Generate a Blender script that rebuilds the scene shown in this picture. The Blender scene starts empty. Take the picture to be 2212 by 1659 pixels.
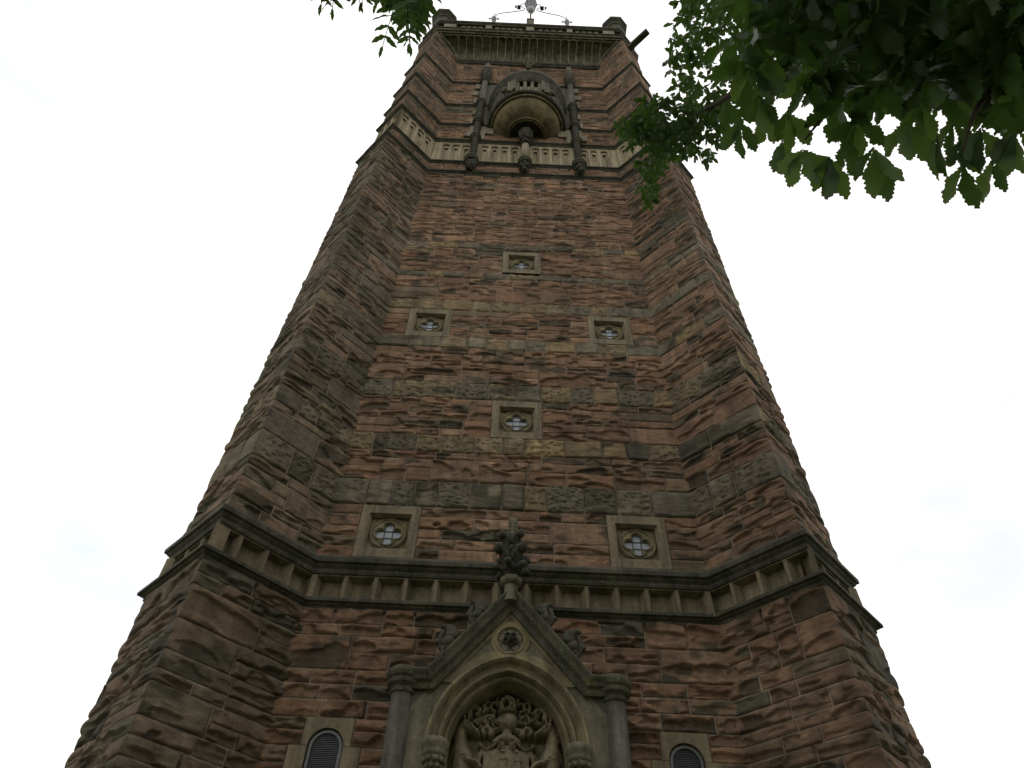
import bpy, math, random
import numpy as np
from mathutils import Matrix, Vector
random.seed(7)
rng = np.random.RandomState(11)
scene = bpy.context.scene
C = scene.collection
R = math.radians
# ------------------------------------------------------------ camera
CAM = np.array([-0.1093, -6.5, 1.6])
YAW, PITCH, ROLL, FPX = 0.0041, 0.8679, 0.0411, 1528.9      # focal length in px of a 2212 px wide frame
_f = np.array([math.sin(YAW)*math.cos(PITCH), math.cos(YAW)*math.cos(PITCH), math.sin(PITCH)])
_r = np.array([math.cos(YAW), -math.sin(YAW), 0.0]); _u = np.cross(_r, _f)
CR = _r*math.cos(ROLL)+_u*math.sin(ROLL); CU = -_r*math.sin(ROLL)+_u*math.cos(ROLL); CF = _f
cd = bpy.data.cameras.new('camera'); cam = bpy.data.objects.new('camera', cd); C.objects.link(cam)
cd.sensor_width = 36; cd.lens = FPX/2212*36; cd.clip_start = 0.05; cd.clip_end = 3000
M = Matrix(((CR[0], CU[0], -CF[0], CAM[0]), (CR[1], CU[1], -CF[1], CAM[1]), (CR[2], CU[2], -CF[2], CAM[2]), (0, 0, 0, 1)))
cam.matrix_world = M
scene.camera = cam
def away(px, py, dist):
    """a point at a given distance from where the photographer stood"""
    d = CF + CR*(px-1106)/FPX + CU*(829.5-py)/FPX
    return CAM + d/np.linalg.norm(d)*dist
# ------------------------------------------------------------ light: overcast
SUN_EL, SUN_ROT = R(58), R(-25)
w = bpy.data.worlds.new("World"); scene.world = w; w.use_nodes = True
nt = w.node_tree; N = nt.nodes; L = nt.links
bg = N['Background']; bg.inputs[1].default_value = 0.12
sky = N.new('ShaderNodeTexSky'); sky.sky_type = 'NISHITA'; sky.sun_disc = False
sky.sun_elevation = SUN_EL; sky.sun_rotation = SUN_ROT; sky.air_density = 1.0; sky.dust_density = 0.8
tc = N.new('ShaderNodeTexCoord'); no = N.new('ShaderNodeTexNoise')
mp = N.new('ShaderNodeMapping'); mp.inputs['Scale'].default_value = (1, 1, 2.2)
no.inputs['Scale'].default_value = 2.3; no.inputs['Detail'].default_value = 6; no.inputs['Roughness'].default_value = 0.6
rp = N.new('ShaderNodeValToRGB'); rp.color_ramp.elements[0].position = 0.20; rp.color_ramp.elements[0].color = (0.6, 0.6, 0.6, 1)
rp.color_ramp.elements[1].position = 0.34; rp.color_ramp.elements[1].color = (1, 1, 1, 1)
mx = N.new('ShaderNodeMix'); mx.data_type = 'RGBA'; mx.inputs['B'].default_value = (9.9, 9.8, 9.7, 1)
L.new(tc.outputs['Generated'], mp.inputs[0]); L.new(mp.outputs[0], no.inputs['Vector']); L.new(no.outputs['Fac'], rp.inputs[0])
last = rp.outputs[0]
for (px, py, wd, amt) in ((235, 1190, .9925, .62), (2085, 1180, .990, .34), (2120, 860, .997, .34), (30, 130, .955, .36)):
    dv = CF+CR*(px-1106)/FPX+CU*(829.5-py)/FPX; dv /= np.linalg.norm(dv)
    dp = N.new('ShaderNodeVectorMath'); dp.operation = 'DOT_PRODUCT'; dp.inputs[1].default_value = tuple(dv); L.new(tc.outputs['Generated'], dp.inputs[0])
    mr = N.new('ShaderNodeMapRange'); mr.interpolation_type = 'SMOOTHSTEP'; mr.inputs['From Min'].default_value = wd; mr.inputs['From Max'].default_value = 1.0
    mr.inputs['To Min'].default_value = 0.0; mr.inputs['To Max'].default_value = amt; L.new(dp.outputs['Value'], mr.inputs[0])
    n2 = N.new('ShaderNodeTexNoise'); n2.inputs['Scale'].default_value = 5; n2.inputs['Detail'].default_value = 5; L.new(mp.outputs[0], n2.inputs['Vector'])
    r2 = N.new('ShaderNodeMapRange'); r2.inputs['From Min'].default_value = .25; r2.inputs['From Max'].default_value = .62; r2.inputs['To Min'].default_value = .35; L.new(n2.outputs['Fac'], r2.inputs[0])
    ml = N.new('ShaderNodeMath'); ml.operation = 'MULTIPLY'; L.new(mr.outputs[0], ml.inputs[0]); L.new(r2.outputs[0], ml.inputs[1])
    sb = N.new('ShaderNodeMath'); sb.operation = 'SUBTRACT'; sb.use_clamp = True; L.new(last, sb.inputs[0]); L.new(ml.outputs[0], sb.inputs[1]); last = sb.outputs[0]
L.new(last, mx.inputs['Factor']); L.new(sky.outputs[0], mx.inputs['A']); L.new(mx.outputs['Result'], bg.inputs[0])
sl = bpy.data.lights.new('sun', 'SUN'); sl.energy = 0.8; sl.angle = R(25); sl.color = (1, 0.96, 0.9)
so = bpy.data.objects.new('sun', sl); C.objects.link(so)
# azimuth: behind the tower, a little to the left of it
sd = Vector((math.cos(SUN_EL)*math.sin(SUN_ROT), math.cos(SUN_EL)*math.cos(SUN_ROT), math.sin(SUN_EL)))
so.rotation_euler = sd.to_track_quat('Z', 'Y').to_euler()
scene.view_settings.view_transform = 'Standard'; scene.view_settings.look = 'None'
scene.view_settings.exposure = 0.12; scene.view_settings.gamma = 1

# ------------------------------------------------------------ helpers
def make(name, V, F, mat=None, parent=None, smooth=False, col=None):
    me = bpy.data.meshes.new(name)
    V = np.asarray(V, np.float32)
    if isinstance(F, np.ndarray):
        n, k = F.shape
        me.vertices.add(len(V)); me.vertices.foreach_set('co', V.ravel())
        me.loops.add(n*k); me.loops.foreach_set('vertex_index', F.astype(np.int32).ravel())
        me.polygons.add(n); me.polygons.foreach_set('loop_start', np.arange(0, n*k, k, dtype=np.int32))
        me.update(calc_edges=True); me.validate()
    else:
        me.from_pydata([tuple(map(float, v)) for v in V], [], F); me.update()
    if smooth: me.polygons.foreach_set('use_smooth', np.ones(len(me.polygons), bool))
    if col is not None:
        a = me.color_attributes.new('stone', 'FLOAT_COLOR', 'POINT')
        c4 = np.ones((len(V), 4), np.float32); c4[:, :3] = col; a.data.foreach_set('color', c4.ravel())
    if mat: me.materials.append(mat)
    o = bpy.data.objects.new(name, me); C.objects.link(o)
    if parent: o.parent = parent
    return o
def thing(name, label, cat, loc=(0, 0, 0), group=None):
    o = bpy.data.objects.new(name, None); C.objects.link(o); o.location = loc; o.empty_display_size = .3
    o['label'] = label; o['category'] = cat
    if group: o['group'] = group
    return o
class MB:
    def __init__(s): s.v = []; s.f = []
    def add(s, V, F):
        b = len(s.v); s.v += [tuple(map(float, v)) for v in V]; s.f += [tuple(int(i)+b for i in f) for f in F]
    def build(s, name, mat, parent=None, smooth=False):
        return make(name, s.v, s.f, mat, parent, smooth)
def place(o, loc):
    """mesh was written in parent space; nothing to do but keep origin sensible"""
    return o
class Frame:
    """local frame on a wall: u along, z up, d outwards"""
    def __init__(s, P0, P1):
        s.P0 = np.array(P0, float)[:2]; P1 = np.array(P1, float)[:2]
        s.L = np.linalg.norm(P1-s.P0); s.u = (P1-s.P0)/s.L; s.n = np.array([s.u[1], -s.u[0]])
    def p(s, u, z, d):
        q = s.P0+s.u*u+s.n*d; return (q[0], q[1], z)
FRONT = Frame((0, 0), (1, 0))
def box(mb, fr, u0, u1, z0, z1, d0, d1, ch=0.0):
    """box on a wall frame, with chamfered front arrises"""
    c = ch
    ring = lambda d, i: [fr.p(u0+i, z0+i, d), fr.p(u1-i, z0+i, d), fr.p(u1-i, z1-i, d), fr.p(u0+i, z1-i, d)]
    if c > 0:
        V = ring(d0, 0)+ring(d1-c, 0)+ring(d1, c)
        F = [(0, 3, 2, 1), (8, 9, 10, 11)]
        for k in (0, 4):
            for i in range(4): j = (i+1) % 4; F.append((k+i, k+j, k+4+j, k+4+i))
    else:
        V = ring(d0, 0)+ring(d1, 0); F = [(0, 3, 2, 1), (4, 5, 6, 7)]
        for i in range(4): j = (i+1) % 4; F.append((i, j, 4+j, 4+i))
    mb.add(V, F)
def prism(mb, fr, poly, d0, d1):
    n = len(poly)
    V = [fr.p(u, z, d0) for u, z in poly]+[fr.p(u, z, d1) for u, z in poly]
    F = [tuple(range(n-1, -1, -1)), tuple(range(n, 2*n))]+[(i, (i+1) % n, n+(i+1) % n, n+i) for i in range(n)]
    mb.add(V, F)
def lathe(mb, c, prof, n=16, a0=0, a1=2*math.pi, poly=False):
    """revolve (r,z) about vertical axis at c=(x,y)"""
    full = abs(a1-a0-2*math.pi) < 1e-6; m = n if full else n+1
    V = []; F = []
    for r, z in prof:
        for i in range(m):
            a = a0+(a1-a0)*i/n; V.append((c[0]+r*math.cos(a), c[1]+r*math.sin(a), z))
    for k in range(len(prof)-1):
        for i in range(n):
            j = (i+1) % m
            F.append((k*m+i, k*m+j, (k+1)*m+j, (k+1)*m+i))
    if full:
        F.append(tuple(range(m-1, -1, -1))); k = (len(prof)-1)*m; F.append(tuple(range(k, k+m)))
    mb.add(V, F)
def tube(mb, pts, rad, n=8, cap=True):
    P = np.array(pts, float); rad = np.broadcast_to(np.array(rad, float), (len(P),))
    T = np.gradient(P, axis=0); T /= np.linalg.norm(T, axis=1)[:, None]+1e-9
    ref = np.array([0, 0, 1.0]) if abs(T[0][2]) < .9 else np.array([1.0, 0, 0])
    a = np.cross(T[0], ref); a /= np.linalg.norm(a); V = []
    for i in range(len(P)):
        a = a-T[i]*(a@T[i]); a /= np.linalg.norm(a)+1e-9; b = np.cross(T[i], a)
        for k in range(n):
            t = 2*math.pi*k/n; V.append(P[i]+rad[i]*(a*math.cos(t)+b*math.sin(t)))
    F = [(i*n+k, i*n+(k+1) % n, (i+1)*n+(k+1) % n, (i+1)*n+k) for i in range(len(P)-1) for k in range(n)]
    if cap: F.append(tuple(range(n-1, -1, -1))); e = (len(P)-1)*n; F.append(tuple(range(e, e+n)))
    mb.add(V, F)
def blob(mb, c, r, n=10, m=7, sq=(1, 1, 1), lump=0.0, seed=0):
    rr = np.random.RandomState(seed+5); ph = rr.rand(6)*6.28
    V = []; F = []
    for j in range(m+1):
        t = math.pi*j/m
        for i in range(n):
            a = 2*math.pi*i/n
            k = r*(1+lump*(math.sin(3*a+ph[0])*math.sin(2*t+ph[1])+.6*math.sin(5*a+ph[2]+3*t)))
            V.append((c[0]+k*sq[0]*math.sin(t)*math.cos(a), c[1]+k*sq[1]*math.sin(t)*math.sin(a), c[2]+k*sq[2]*math.cos(t)))
    for j in range(m):
        for i in range(n): F.append((j*n+i, (j+1)*n+i, (j+1)*n+(i+1) % n, j*n+(i+1) % n))
    mb.add(V, F)
def arc(c, r, a0, a1, n):
    return [(c[0]+r*math.cos(a0+(a1-a0)*i/n), c[1]+r*math.sin(a0+(a1-a0)*i/n)) for i in range(n+1)]
# ---- noise
def _h(ix, iy, seed):
    n = (ix.astype(np.int64)*374761393+iy.astype(np.int64)*668265263+seed*2147483647) & 0xffffffff
    n = ((n ^ (n >> 13))*1274126177) & 0xffffffff
    return ((n ^ (n >> 16)) & 0xffff)/65535.0
def vn(x, y, seed=0):
    ix = np.floor(x); iy = np.floor(y); fx = x-ix; fy = y-iy; fx = fx*fx*(3-2*fx); fy = fy*fy*(3-2*fy)
    a = _h(ix, iy, seed); b = _h(ix+1, iy, seed); c = _h(ix, iy+1, seed); d = _h(ix+1, iy+1, seed)
    return (a*(1-fx)+b*fx)*(1-fy)+(c*(1-fx)+d*fx)*fy
def fbm(x, y, seed=0, o=4):
    s = 0; a = .5; t = 0
    for i in range(o): s = s+a*vn(x*2**i, y*2**i, seed+i*17); t += a; a *= .5
    return s/t
def sst(x, a, b):
    t = np.clip((x-a)/(b-a), 0, 1); return t*t*(3-2*t)

# ------------------------------------------------------------ materials
def nmat(name):
    m = bpy.data.materials.new(name); m.use_nodes = True; t = m.node_tree
    return m, t.nodes, t.links, t.nodes['Principled BSDF']
def noise(N, L, scale, detail=5, rough=.6, vec=None, stretch=None):
    n = N.new('ShaderNodeTexNoise'); n.inputs['Scale'].default_value = scale; n.inputs['Detail'].default_value = detail; n.inputs['Roughness'].default_value = rough
    tc = N.new('ShaderNodeTexCoord')
    if stretch:
        mp = N.new('ShaderNodeMapping'); mp.inputs['Scale'].default_value = stretch; L.new(tc.outputs['Object'], mp.inputs[0]); L.new(mp.outputs[0], n.inputs['Vector'])
    else: L.new(tc.outputs['Object'], n.inputs['Vector'])
    return n
def ramp(N, L, src, p0, c0, p1, c1):
    r = N.new('ShaderNodeValToRGB'); r.color_ramp.elements[0].position = p0; r.color_ramp.elements[1].position = p1
    f = lambda c: (c, c, c, 1) if isinstance(c, (int, float)) else (*c, 1)
    r.color_ramp.elements[0].color = f(c0); r.color_ramp.elements[1].color = f(c1); L.new(src, r.inputs[0]); return r
def mixc(N, L, fac, a, b, mode='MIX'):
    m = N.new('ShaderNodeMix'); m.data_type = 'RGBA'; m.blend_type = mode
    for k, v in (('Factor', fac), ('A', a), ('B', b)):
        if isinstance(v, (int, float)): m.inputs[k].default_value = v
        elif isinstance(v, tuple): m.inputs[k].default_value = (*v, 1)
        else: L.new(v, m.inputs[k])
    return m.outputs['Result']
def bump(N, L, b, h, strength, dist):
    bp = N.new('ShaderNodeBump'); bp.inputs['Strength'].default_value = strength; bp.inputs['Distance'].default_value = dist
    L.new(h, bp.inputs['Height']); L.new(bp.outputs[0], b.inputs['Normal'])
def rubble_mat():
    m, N, L, b = nmat('rock_faced_sandstone')
    a = N.new('ShaderNodeAttribute'); a.attribute_name = 'stone'
    n1 = noise(N, L, 9, 6, .65, stretch=(1, 1, 2.2)); r1 = ramp(N, L, n1.outputs['Fac'], .3, .62, .7, 1.3)
    c = mixc(N, L, 1.0, a.outputs['Color'], r1.outputs[0], 'MULTIPLY')
    n2 = noise(N, L, 1.7, 7, .7); r2 = ramp(N, L, n2.outputs['Fac'], .50, 0.0, .68, .85)
    n3 = noise(N, L, 7, 5, .7, stretch=(1, 1, 1.8)); r3 = ramp(N, L, n3.outputs['Fac'], .42, 0.0, .62, .85)
    k = N.new('ShaderNodeMath'); k.operation = 'MULTIPLY'; L.new(r2.outputs[0], k.inputs[0]); L.new(r3.outputs[0], k.inputs[1])
    c = mixc(N, L, k.outputs[0], c, (.065, .062, .042))
    n6 = noise(N, L, 1.0, 6, .65, stretch=(5, 5, .55)); r6 = ramp(N, L, n6.outputs['Fac'], .35, .70, .62, 1.12)
    c = mixc(N, L, 1.0, c, r6.outputs[0], 'MULTIPLY')
    n7 = noise(N, L, .55, 4, .6); r7 = ramp(N, L, n7.outputs['Fac'], .35, .82, .65, 1.18)
    c = mixc(N, L, 1.0, c, r7.outputs[0], 'MULTIPLY')
    n4 = noise(N, L, 90, 4, .7); r4 = ramp(N, L, n4.outputs['Fac'], .3, .8, .7, 1.15)
    c = mixc(N, L, 1.0, c, r4.outputs[0], 'MULTIPLY')
    L.new(c, b.inputs['Base Color']); b.inputs['Roughness'].default_value = .92; b.inputs['Specular IOR Level'].default_value = .2
    n5 = noise(N, L, 38, 8, .72, stretch=(1, 1, 2.6)); bump(N, L, b, n5.outputs['Fac'], .9, .02)
    return m
def ashlar_mat(name, base, dark, amt=.55, lich=0.0, scale=3.0, moss=None, streak=False):
    m, N, L, b = nmat(name)
    n1 = noise(N, L, scale, 8, .68, stretch=(2.5, 2.5, .6) if streak else None); r1 = ramp(N, L, n1.outputs['Fac'], amt-.17, 0.0, amt+.2, 1.0)
    c = mixc(N, L, r1.outputs[0], base, dark)
    n2 = noise(N, L, 22, 6, .7); r2 = ramp(N, L, n2.outputs['Fac'], .3, .72, .72, 1.25)
    c = mixc(N, L, 1.0, c, r2.outputs[0], 'MULTIPLY')
    n6 = noise(N, L, 1.3, 6, .65, stretch=(6, 6, .6)); r6 = ramp(N, L, n6.outputs['Fac'], .34, .55, .60, 1.1)
    c = mixc(N, L, 1.0, c, r6.outputs[0], 'MULTIPLY')
    if moss:
        n4 = noise(N, L, 2.1, 8, .75); r4 = ramp(N, L, n4.outputs['Fac'], .56, 0.0, .68, .8); c = mixc(N, L, r4.outputs[0], c, moss)
    if lich:
        n3 = noise(N, L, 55, 3, .5); r3 = ramp(N, L, n3.outputs['Fac'], .66, 0.0, .72, lich); c = mixc(N, L, r3.outputs[0], c, (.42, .42, .36))
    L.new(c, b.inputs['Base Color']); b.inputs['Roughness'].default_value = .88; b.inputs['Specular IOR Level'].default_value = .25
    n5 = noise(N, L, 60, 8, .7); bump(N, L, b, n5.outputs['Fac'], .55, .008)
    return m
M_rub = rubble_mat()
M_ash = ashlar_mat('weathered_freestone', (.185, .163, .112), (.105, .096, .066), .52, .15)
M_frm = ashlar_mat('tan_frame_stone', (.215, .172, .108), (.14, .12, .078), .5, .05)
M_ash2 = ashlar_mat('pale_quoin_stone', (.27, .235, .16), (.16, .145, .10), .52, 0)
M_str = ashlar_mat('dark_moulding_stone', (.095, .088, .062), (.035, .033, .024), .48, .5, 2.2, moss=(.06, .07, .03))  # dark grey-olive stone with darker patches, moss and pale lichen
M_buf = ashlar_mat('buff_freestone', (.36, .30, .19), (.22, .19, .13), .55, 0, 2.5)
M_gab = ashlar_mat('golden_freestone', (.225, .185, .10), (.12, .105, .065), .5, .1, 4)
M_shf = ashlar_mat('grey_shaft_stone', (.105, .098, .078), (.062, .058, .046), .5, .1, 4)
M_mos = ashlar_mat('mossy_coping_stone', (.10, .095, .065), (.05, .05, .035), .5, .6, 5, moss=(.16, .11, .03))
M_cove = ashlar_mat('streaked_cove_stone', (.20, .172, .108), (.05, .046, .032), .47, 0, 2.6, streak=True)
M_rib = ashlar_mat('pale_rib_stone', (.30, .275, .20), (.12, .11, .08), .55, 0, 2.6)
M_bowl = ashlar_mat('ochre_bowl_stone', (.24, .19, .10), (.10, .085, .055), .55, 0, 2.2)
M_carv = ashlar_mat('carved_blackened_stone', (.085, .08, .06), (.035, .034, .026), .5, .2, 6)
M_arms = ashlar_mat('carved_arms_stone', (.235, .20, .125), (.14, .12, .08), .55, .05, 8)
def simple(name, col, rough=.6, metal=0.0, spec=.5):
    m, N, L, b = nmat(name); n = noise(N, L, 14, 6, .65); r = ramp(N, L, n.outputs['Fac'], .3, .7, .7, 1.25)
    c = mixc(N, L, 1.0, col, r.outputs[0], 'MULTIPLY'); L.new(c, b.inputs['Base Color'])
    b.inputs['Roughness'].default_value = rough; b.inputs['Metallic'].default_value = metal; b.inputs['Specular IOR Level'].default_value = spec
    return m
M_iron = simple('painted_ironwork', (.05, .05, .06), .45, .3)
M_lead = simple('lead_came', (.045, .05, .05), .6, .4)
M_pane = simple('old_window_glass', (.19, .21, .25), .28, 0, .7)
M_globe = simple('frosted_lamp_glass', (.20, .23, .20), .3, 0, .6)
M_steel = simple('galvanised_frame', (.13, .135, .13), .6, .3)
M_grill = simple('louvre_metal', (.075, .078, .08), .55, .4)
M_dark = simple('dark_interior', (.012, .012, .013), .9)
M_bark = simple('tree_bark', (.045, .036, .025), .95, 0, .1)
def leaf_mat(name, col, col2, trans):
    m, N, L, b = nmat(name); N.remove(b); out = N['Material Output']
    n = noise(N, L, 3.1, 4, .6); r = ramp(N, L, n.outputs['Fac'], .38, 0.0, .62, 1.0); c = mixc(N, L, r.outputs[0], col, col2)
    d = N.new('ShaderNodeBsdfPrincipled'); d.inputs['Roughness'].default_value = .5; d.inputs['Specular IOR Level'].default_value = .35; L.new(c, d.inputs['Base Color'])
    t = N.new('ShaderNodeBsdfTranslucent'); t.inputs[0].default_value = (*trans, 1)
    x = N.new('ShaderNodeMixShader'); x.inputs[0].default_value = .34; L.new(d.outputs[0], x.inputs[1]); L.new(t.outputs[0], x.inputs[2]); L.new(x.outputs[0], out.inputs[0])
    return m
M_leaf = leaf_mat('shaded_leaf_green', (.022, .042, .012), (.034, .058, .015), (.075, .15, .02))  # darkened leaf colour: shade within the leaf mass put into the green
M_leaf2 = leaf_mat('backlit_leaf_green', (.04, .075, .02), (.03, .06, .02), (.16, .26, .04))  # brighter copy of the leaf, backlit glow put into its colour

# ------------------------------------------------------------ tower plan
W = 2.123
def plan(s, t, off=0.0):
    """16-corner plan: square body with a diagonal buttress at each corner, walked with outside on the right of travel reversed"""
    H = W+t
    base = [(W, 0), (W+s, -s), (W+s+t, -s+t), (W+t, t)]
    pts = []
    for k in range(4):
        c, si = [(1, 0), (0, 1), (-1, 0), (0, -1)][k]
        for x, y in base:
            y2 = y-H; pts.append((c*x-si*y2, si*x+c*y2+H))
    P = np.array(pts)
    if off:
        n = len(P); Q = []
        for i in range(n):
            a = P[i]-P[i-1]; b = P[(i+1) % n]-P[i]; a /= np.linalg.norm(a); b /= np.linalg.norm(b)
            na = np.array([a[1], -a[0]]); nb = np.array([b[1], -b[0]]); mm = na+nb; mm /= (mm@na)
            Q.append(P[i]+mm*off)
        P = np.array(Q)
    return P
def ringsweep(mb, prof, cham=False):
    """prof: list of (s,t,off,z)"""
    V = []; n = 16
    for s, t, off, z in prof:
        P = plan(s, t, off)
        V += [(x, y, z) for x, y in P]
    F = [(k*n+i, k*n+(i+1) % n, (k+1)*n+(i+1) % n, (k+1)*n+i) for k in range(len(prof)-1) for i in range(n)]
    mb.add(V, F)
tower = thing('stone_tower', 'tall red sandstone tower with corner buttresses, small windows and a carved gabled doorway', 'tower')
SEC = [(0, 5.60, .81, .785), (5.68, 6.02, .79, .70), (6.20, 16.20, .79, .645), (16.34, 16.72, .75, .575), (16.86, 17.98, .748, .57),
       (18.12, 18.98, .745, .56), (19.12, 20.38, .735, .555), (20.52, 22.18, .715, .54), (22.32, 24.86, .695, .53)]
def string(z0, z1, lo, up, pr, par=tower, mat=M_str):
    mb = MB(); h = z1-z0; s0, t0 = lo; s1, t1 = up
    ringsweep(mb, [(s0, t0, -.03, z0), (s0, t0, pr*.18, z0), (s0, t0, pr*.30, z0+.10*h), (s0, t0, pr*.28, z0+.22*h), (s0, t0, pr*.62, z0+.34*h),
                   (s0, t0, pr*.66, z0+.40*h), (s0, t0, pr, z0+.46*h), (s0, t0, pr*1.02, z0+.66*h), (s1, t1, .012, z1), (s1, t1, -.03, z1)])
    return mb.build('string_course', mat, par)

# ------------------------------------------------------------ masonry
RED = [(.262, .155, .094), (.242, .142, .086), (.232, .144, .09), (.275, .17, .106), (.222, .134, .084), (.242, .158, .10)]
BRN = [(.21, .145, .09), (.19, .138, .085), (.205, .135, .085), (.175, .13, .083)]
DRK = [(.120, .104, .073), (.10, .09, .064), (.135, .115, .08), (.115, .102, .075)]
YEL = [(.275, .20, .105), (.25, .185, .105), (.225, .175, .105)]
GRY = [(.18, .152, .105), (.165, .142, .10), (.195, .165, .11), (.15, .13, .092)]
MORT = (.30, .25, .19)
BANDS = [(6.97, 7.37, .08), (7.87, 8.17, .85), (8.90, 9.24, .42), (10.04, 10.31, .35), (11.04, 11.32, .6), (12.02, 12.20, .2), (13.04, 13.22, .4)]
def band_of(z0, z1):
    for a, b, y in BANDS:
        if z0 >= a-.01 and z1 <= b+.01: return y
    return None
def courses(z0, z1, forced, h0):
    cuts = sorted({round(z, 4) for z in [z0, z1]+[f for f in forced if z0+.04 < f < z1-.04]})
    out = []
    for a, b in zip(cuts[:-1], cuts[1:]):
        if band_of(a, b) is not None: out.append((a, b)); continue
        n = max(1, int(round((b-a)/h0))); ww = rng.uniform(.72, 1.3, n); ww = np.cumsum(ww)/ww.sum(); zz = [a]+[a+(b-a)*q for q in ww]
        out += list(zip(zz[:-1], zz[1:]))
    return out
class Rub:
    def __init__(s): s.V = []; s.F = []; s.K = []; s.n = 0
    def grid(s, P, col, nu, nv):
        i = np.arange(nu-1)[:, None]*nv+np.arange(nv-1)[None, :]; i = i.ravel()+s.n
        s.F.append(np.stack([i, i+nv, i+nv+1, i+1], 1)); s.V.append(P.reshape(-1, 3)); s.K.append(col.reshape(-1, 3)); s.n += nu*nv
    def build(s, name, par):
        return make(name, np.concatenate(s.V), np.concatenate(s.F), M_rub, par, False, np.concatenate(s.K))
G = .0045
def block(rb, fr, u0, u1, z0, z1, res, cx0, cx1, nb0, nb1, bias, amp, arris, cc0=False, cc1=False, grey=0.0):
    """one rock-faced stone. cx0/cx1: end is an outer arris"""
    Lb = u1-u0; h = z1-z0; g = G
    def axis(n0, n1, conv0, conv1, r):
        k = max(4, int(round((n1-n0)/r)))
        a0 = n0 if conv0 is True else (n0-.03 if conv0 == 'in' else n0+g); a1 = n1 if conv1 is True else (n1+.03 if conv1 == 'in' else n1-g)
        mid = np.linspace(a0+(0 if conv0 else .004), a1-(0 if conv1 else .004), k)
        pre = [] if conv0 else [a0]; post = [] if conv1 else [a1]
        return np.concatenate([pre, mid, post])
    ua = axis(u0, u1, 'in' if cc0 else bool(cx0), 'in' if cc1 else bool(cx1), res[0]); za = axis(z0, z1, False, False, res[1])
    U, Z = np.meshgrid(ua, za, indexing='ij'); nu, nv = U.shape
    sd = rng.randint(1, 10**6); ox, oz = rng.rand(2)*50
    x = U+ox; z = Z+oz
    eu0 = (U-u0) if not (cx0 or cc0) else np.full_like(U, 9.); eu1 = (u1-U) if not (cx1 or cc1) else np.full_like(U, 9.)
    wr = .022*(vn(x*9, z*9, sd+3)-.5)
    e = np.minimum(np.minimum(eu0, eu1), np.minimum(Z-z0, z1-Z))-g+wr
    edge = sst(e, 0.0, .020); lev = rng.uniform(.55, .95)
    yb = band_of(z0, z1)
    kind = rng.rand(); v = (Z-z0)/h
    if yb is None and kind < .22: amp = amp*.40
    big = fbm(x*2.6, z*6.5, sd, 3); fine = fbm(x*11, z*30, sd+9, 3)
    lean = sst(v, -.1, .55)*.6+.4                                       # top of each face stands further out
    d = amp*edge*(lev+.75*(big-.5)+.25*(lean-.7))+.014*edge*(fine-.5)*min(1, amp/.03)
    wx = x+.10*(fbm(x*5, z*10, sd+31, 2)-.5); wz = z+.05*(fbm(x*7, z*14, sd+41, 2)-.5)
    scoop = np.zeros_like(U)
    if yb is None and amp > .015:                                        # conchoidal scoops with a sharp upper lip
        for _ in range(rng.randint(1, 3+int(Lb/.16))):
            ca = ox+rng.uniform(u0, u1); cb = oz+z0+h*rng.uniform(.0, .50); ra = rng.uniform(.05, .20)*(1+.6*(h > .2)); rbb = h*rng.uniform(.16, .5)
            q = np.abs((wx-ca)/ra)**1.6+np.abs((wz-cb)/rbb)**2
            depth = rng.uniform(.7, 1.6)*amp
            ins = np.clip(1-q, 0, 1); v2 = np.clip((wz-cb)/rbb, -1, 1)
            sc = np.where(ins > 0, sst(ins, 0, .07+.55*(v2 < 0))*(.60+.45*v2), 0)
            d -= depth*edge*sc; scoop = np.maximum(scoop, sst(ins, .02, .3)*(rng.rand() < .62))
        st = fbm(x*1.7, z*22, sd+77, 2); d += amp*.22*edge*(np.floor(st*5)/5-.4)   # bedding ledges
    if yb is not None:
        pit = vn(x*38, z*34, sd+5)*vn(x*21, z*19, sd+6); d -= .018*sst(pit, .26, .42)*edge*(rng.rand() < .7)
    d = np.maximum(d, -.004)
    # arris bulge shared by both faces
    lat = np.zeros_like(U); blend = np.zeros_like(U)
    for cx, du, nb, sg in ((cx0, U-u0, nb0, 0), (cx1, u1-U, nb1, 1)):
        if not cx: continue
        A = arris(Z)
        t = 1-sst(du, 0, .11); d = d*(1-t)+A*t
        lat_v = A*t
        if sg == 0: L0 = lat_v
        else: L1 = lat_v
    if not (cx0 or cc0): d[0, :] = -.010
    if not (cx1 or cc1): d[-1, :] = -.010
    d[:, 0] = -.010; d[:, -1] = -.010
    P = np.empty((nu, nv, 3)); P[..., 0] = fr.P0[0]+fr.u[0]*U+fr.n[0]*d; P[..., 1] = fr.P0[1]+fr.u[1]*U+fr.n[1]*d; P[..., 2] = Z
    if cx0: P[..., 0] += nb0[0]*L0; P[..., 1] += nb0[1]*L0
    if cx1: P[..., 0] += nb1[0]*L1; P[..., 1] += nb1[1]*L1
    q = rng.rand()
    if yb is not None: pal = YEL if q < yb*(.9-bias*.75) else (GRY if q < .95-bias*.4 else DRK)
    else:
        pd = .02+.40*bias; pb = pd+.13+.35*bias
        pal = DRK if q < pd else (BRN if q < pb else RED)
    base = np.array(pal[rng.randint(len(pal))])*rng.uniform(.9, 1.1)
    base = base*(1-grey)+np.array((.150, .124, .088) if z0 > 5.7 else (.118, .10, .072))*grey*rng.uniform(.8, 1.15)  # weathered grey; low stones painted darker in place of tree shade
    col = np.ones((nu, nv, 3))*base
    tint = fbm(x*2.2, z*5, sd+90, 3)[..., None]
    col *= (.78+.44*tint)
    al = fbm(x*3.3+7, z*6, sd+120, 4)
    algae_shade = (sst(al+.20*scoop, .54-.08*bias, .68)*(.85 if rng.rand() < .34+.4*bias else .22))[..., None]  # random algae, strengthened in the scoops to paint shade under the ledges
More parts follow.
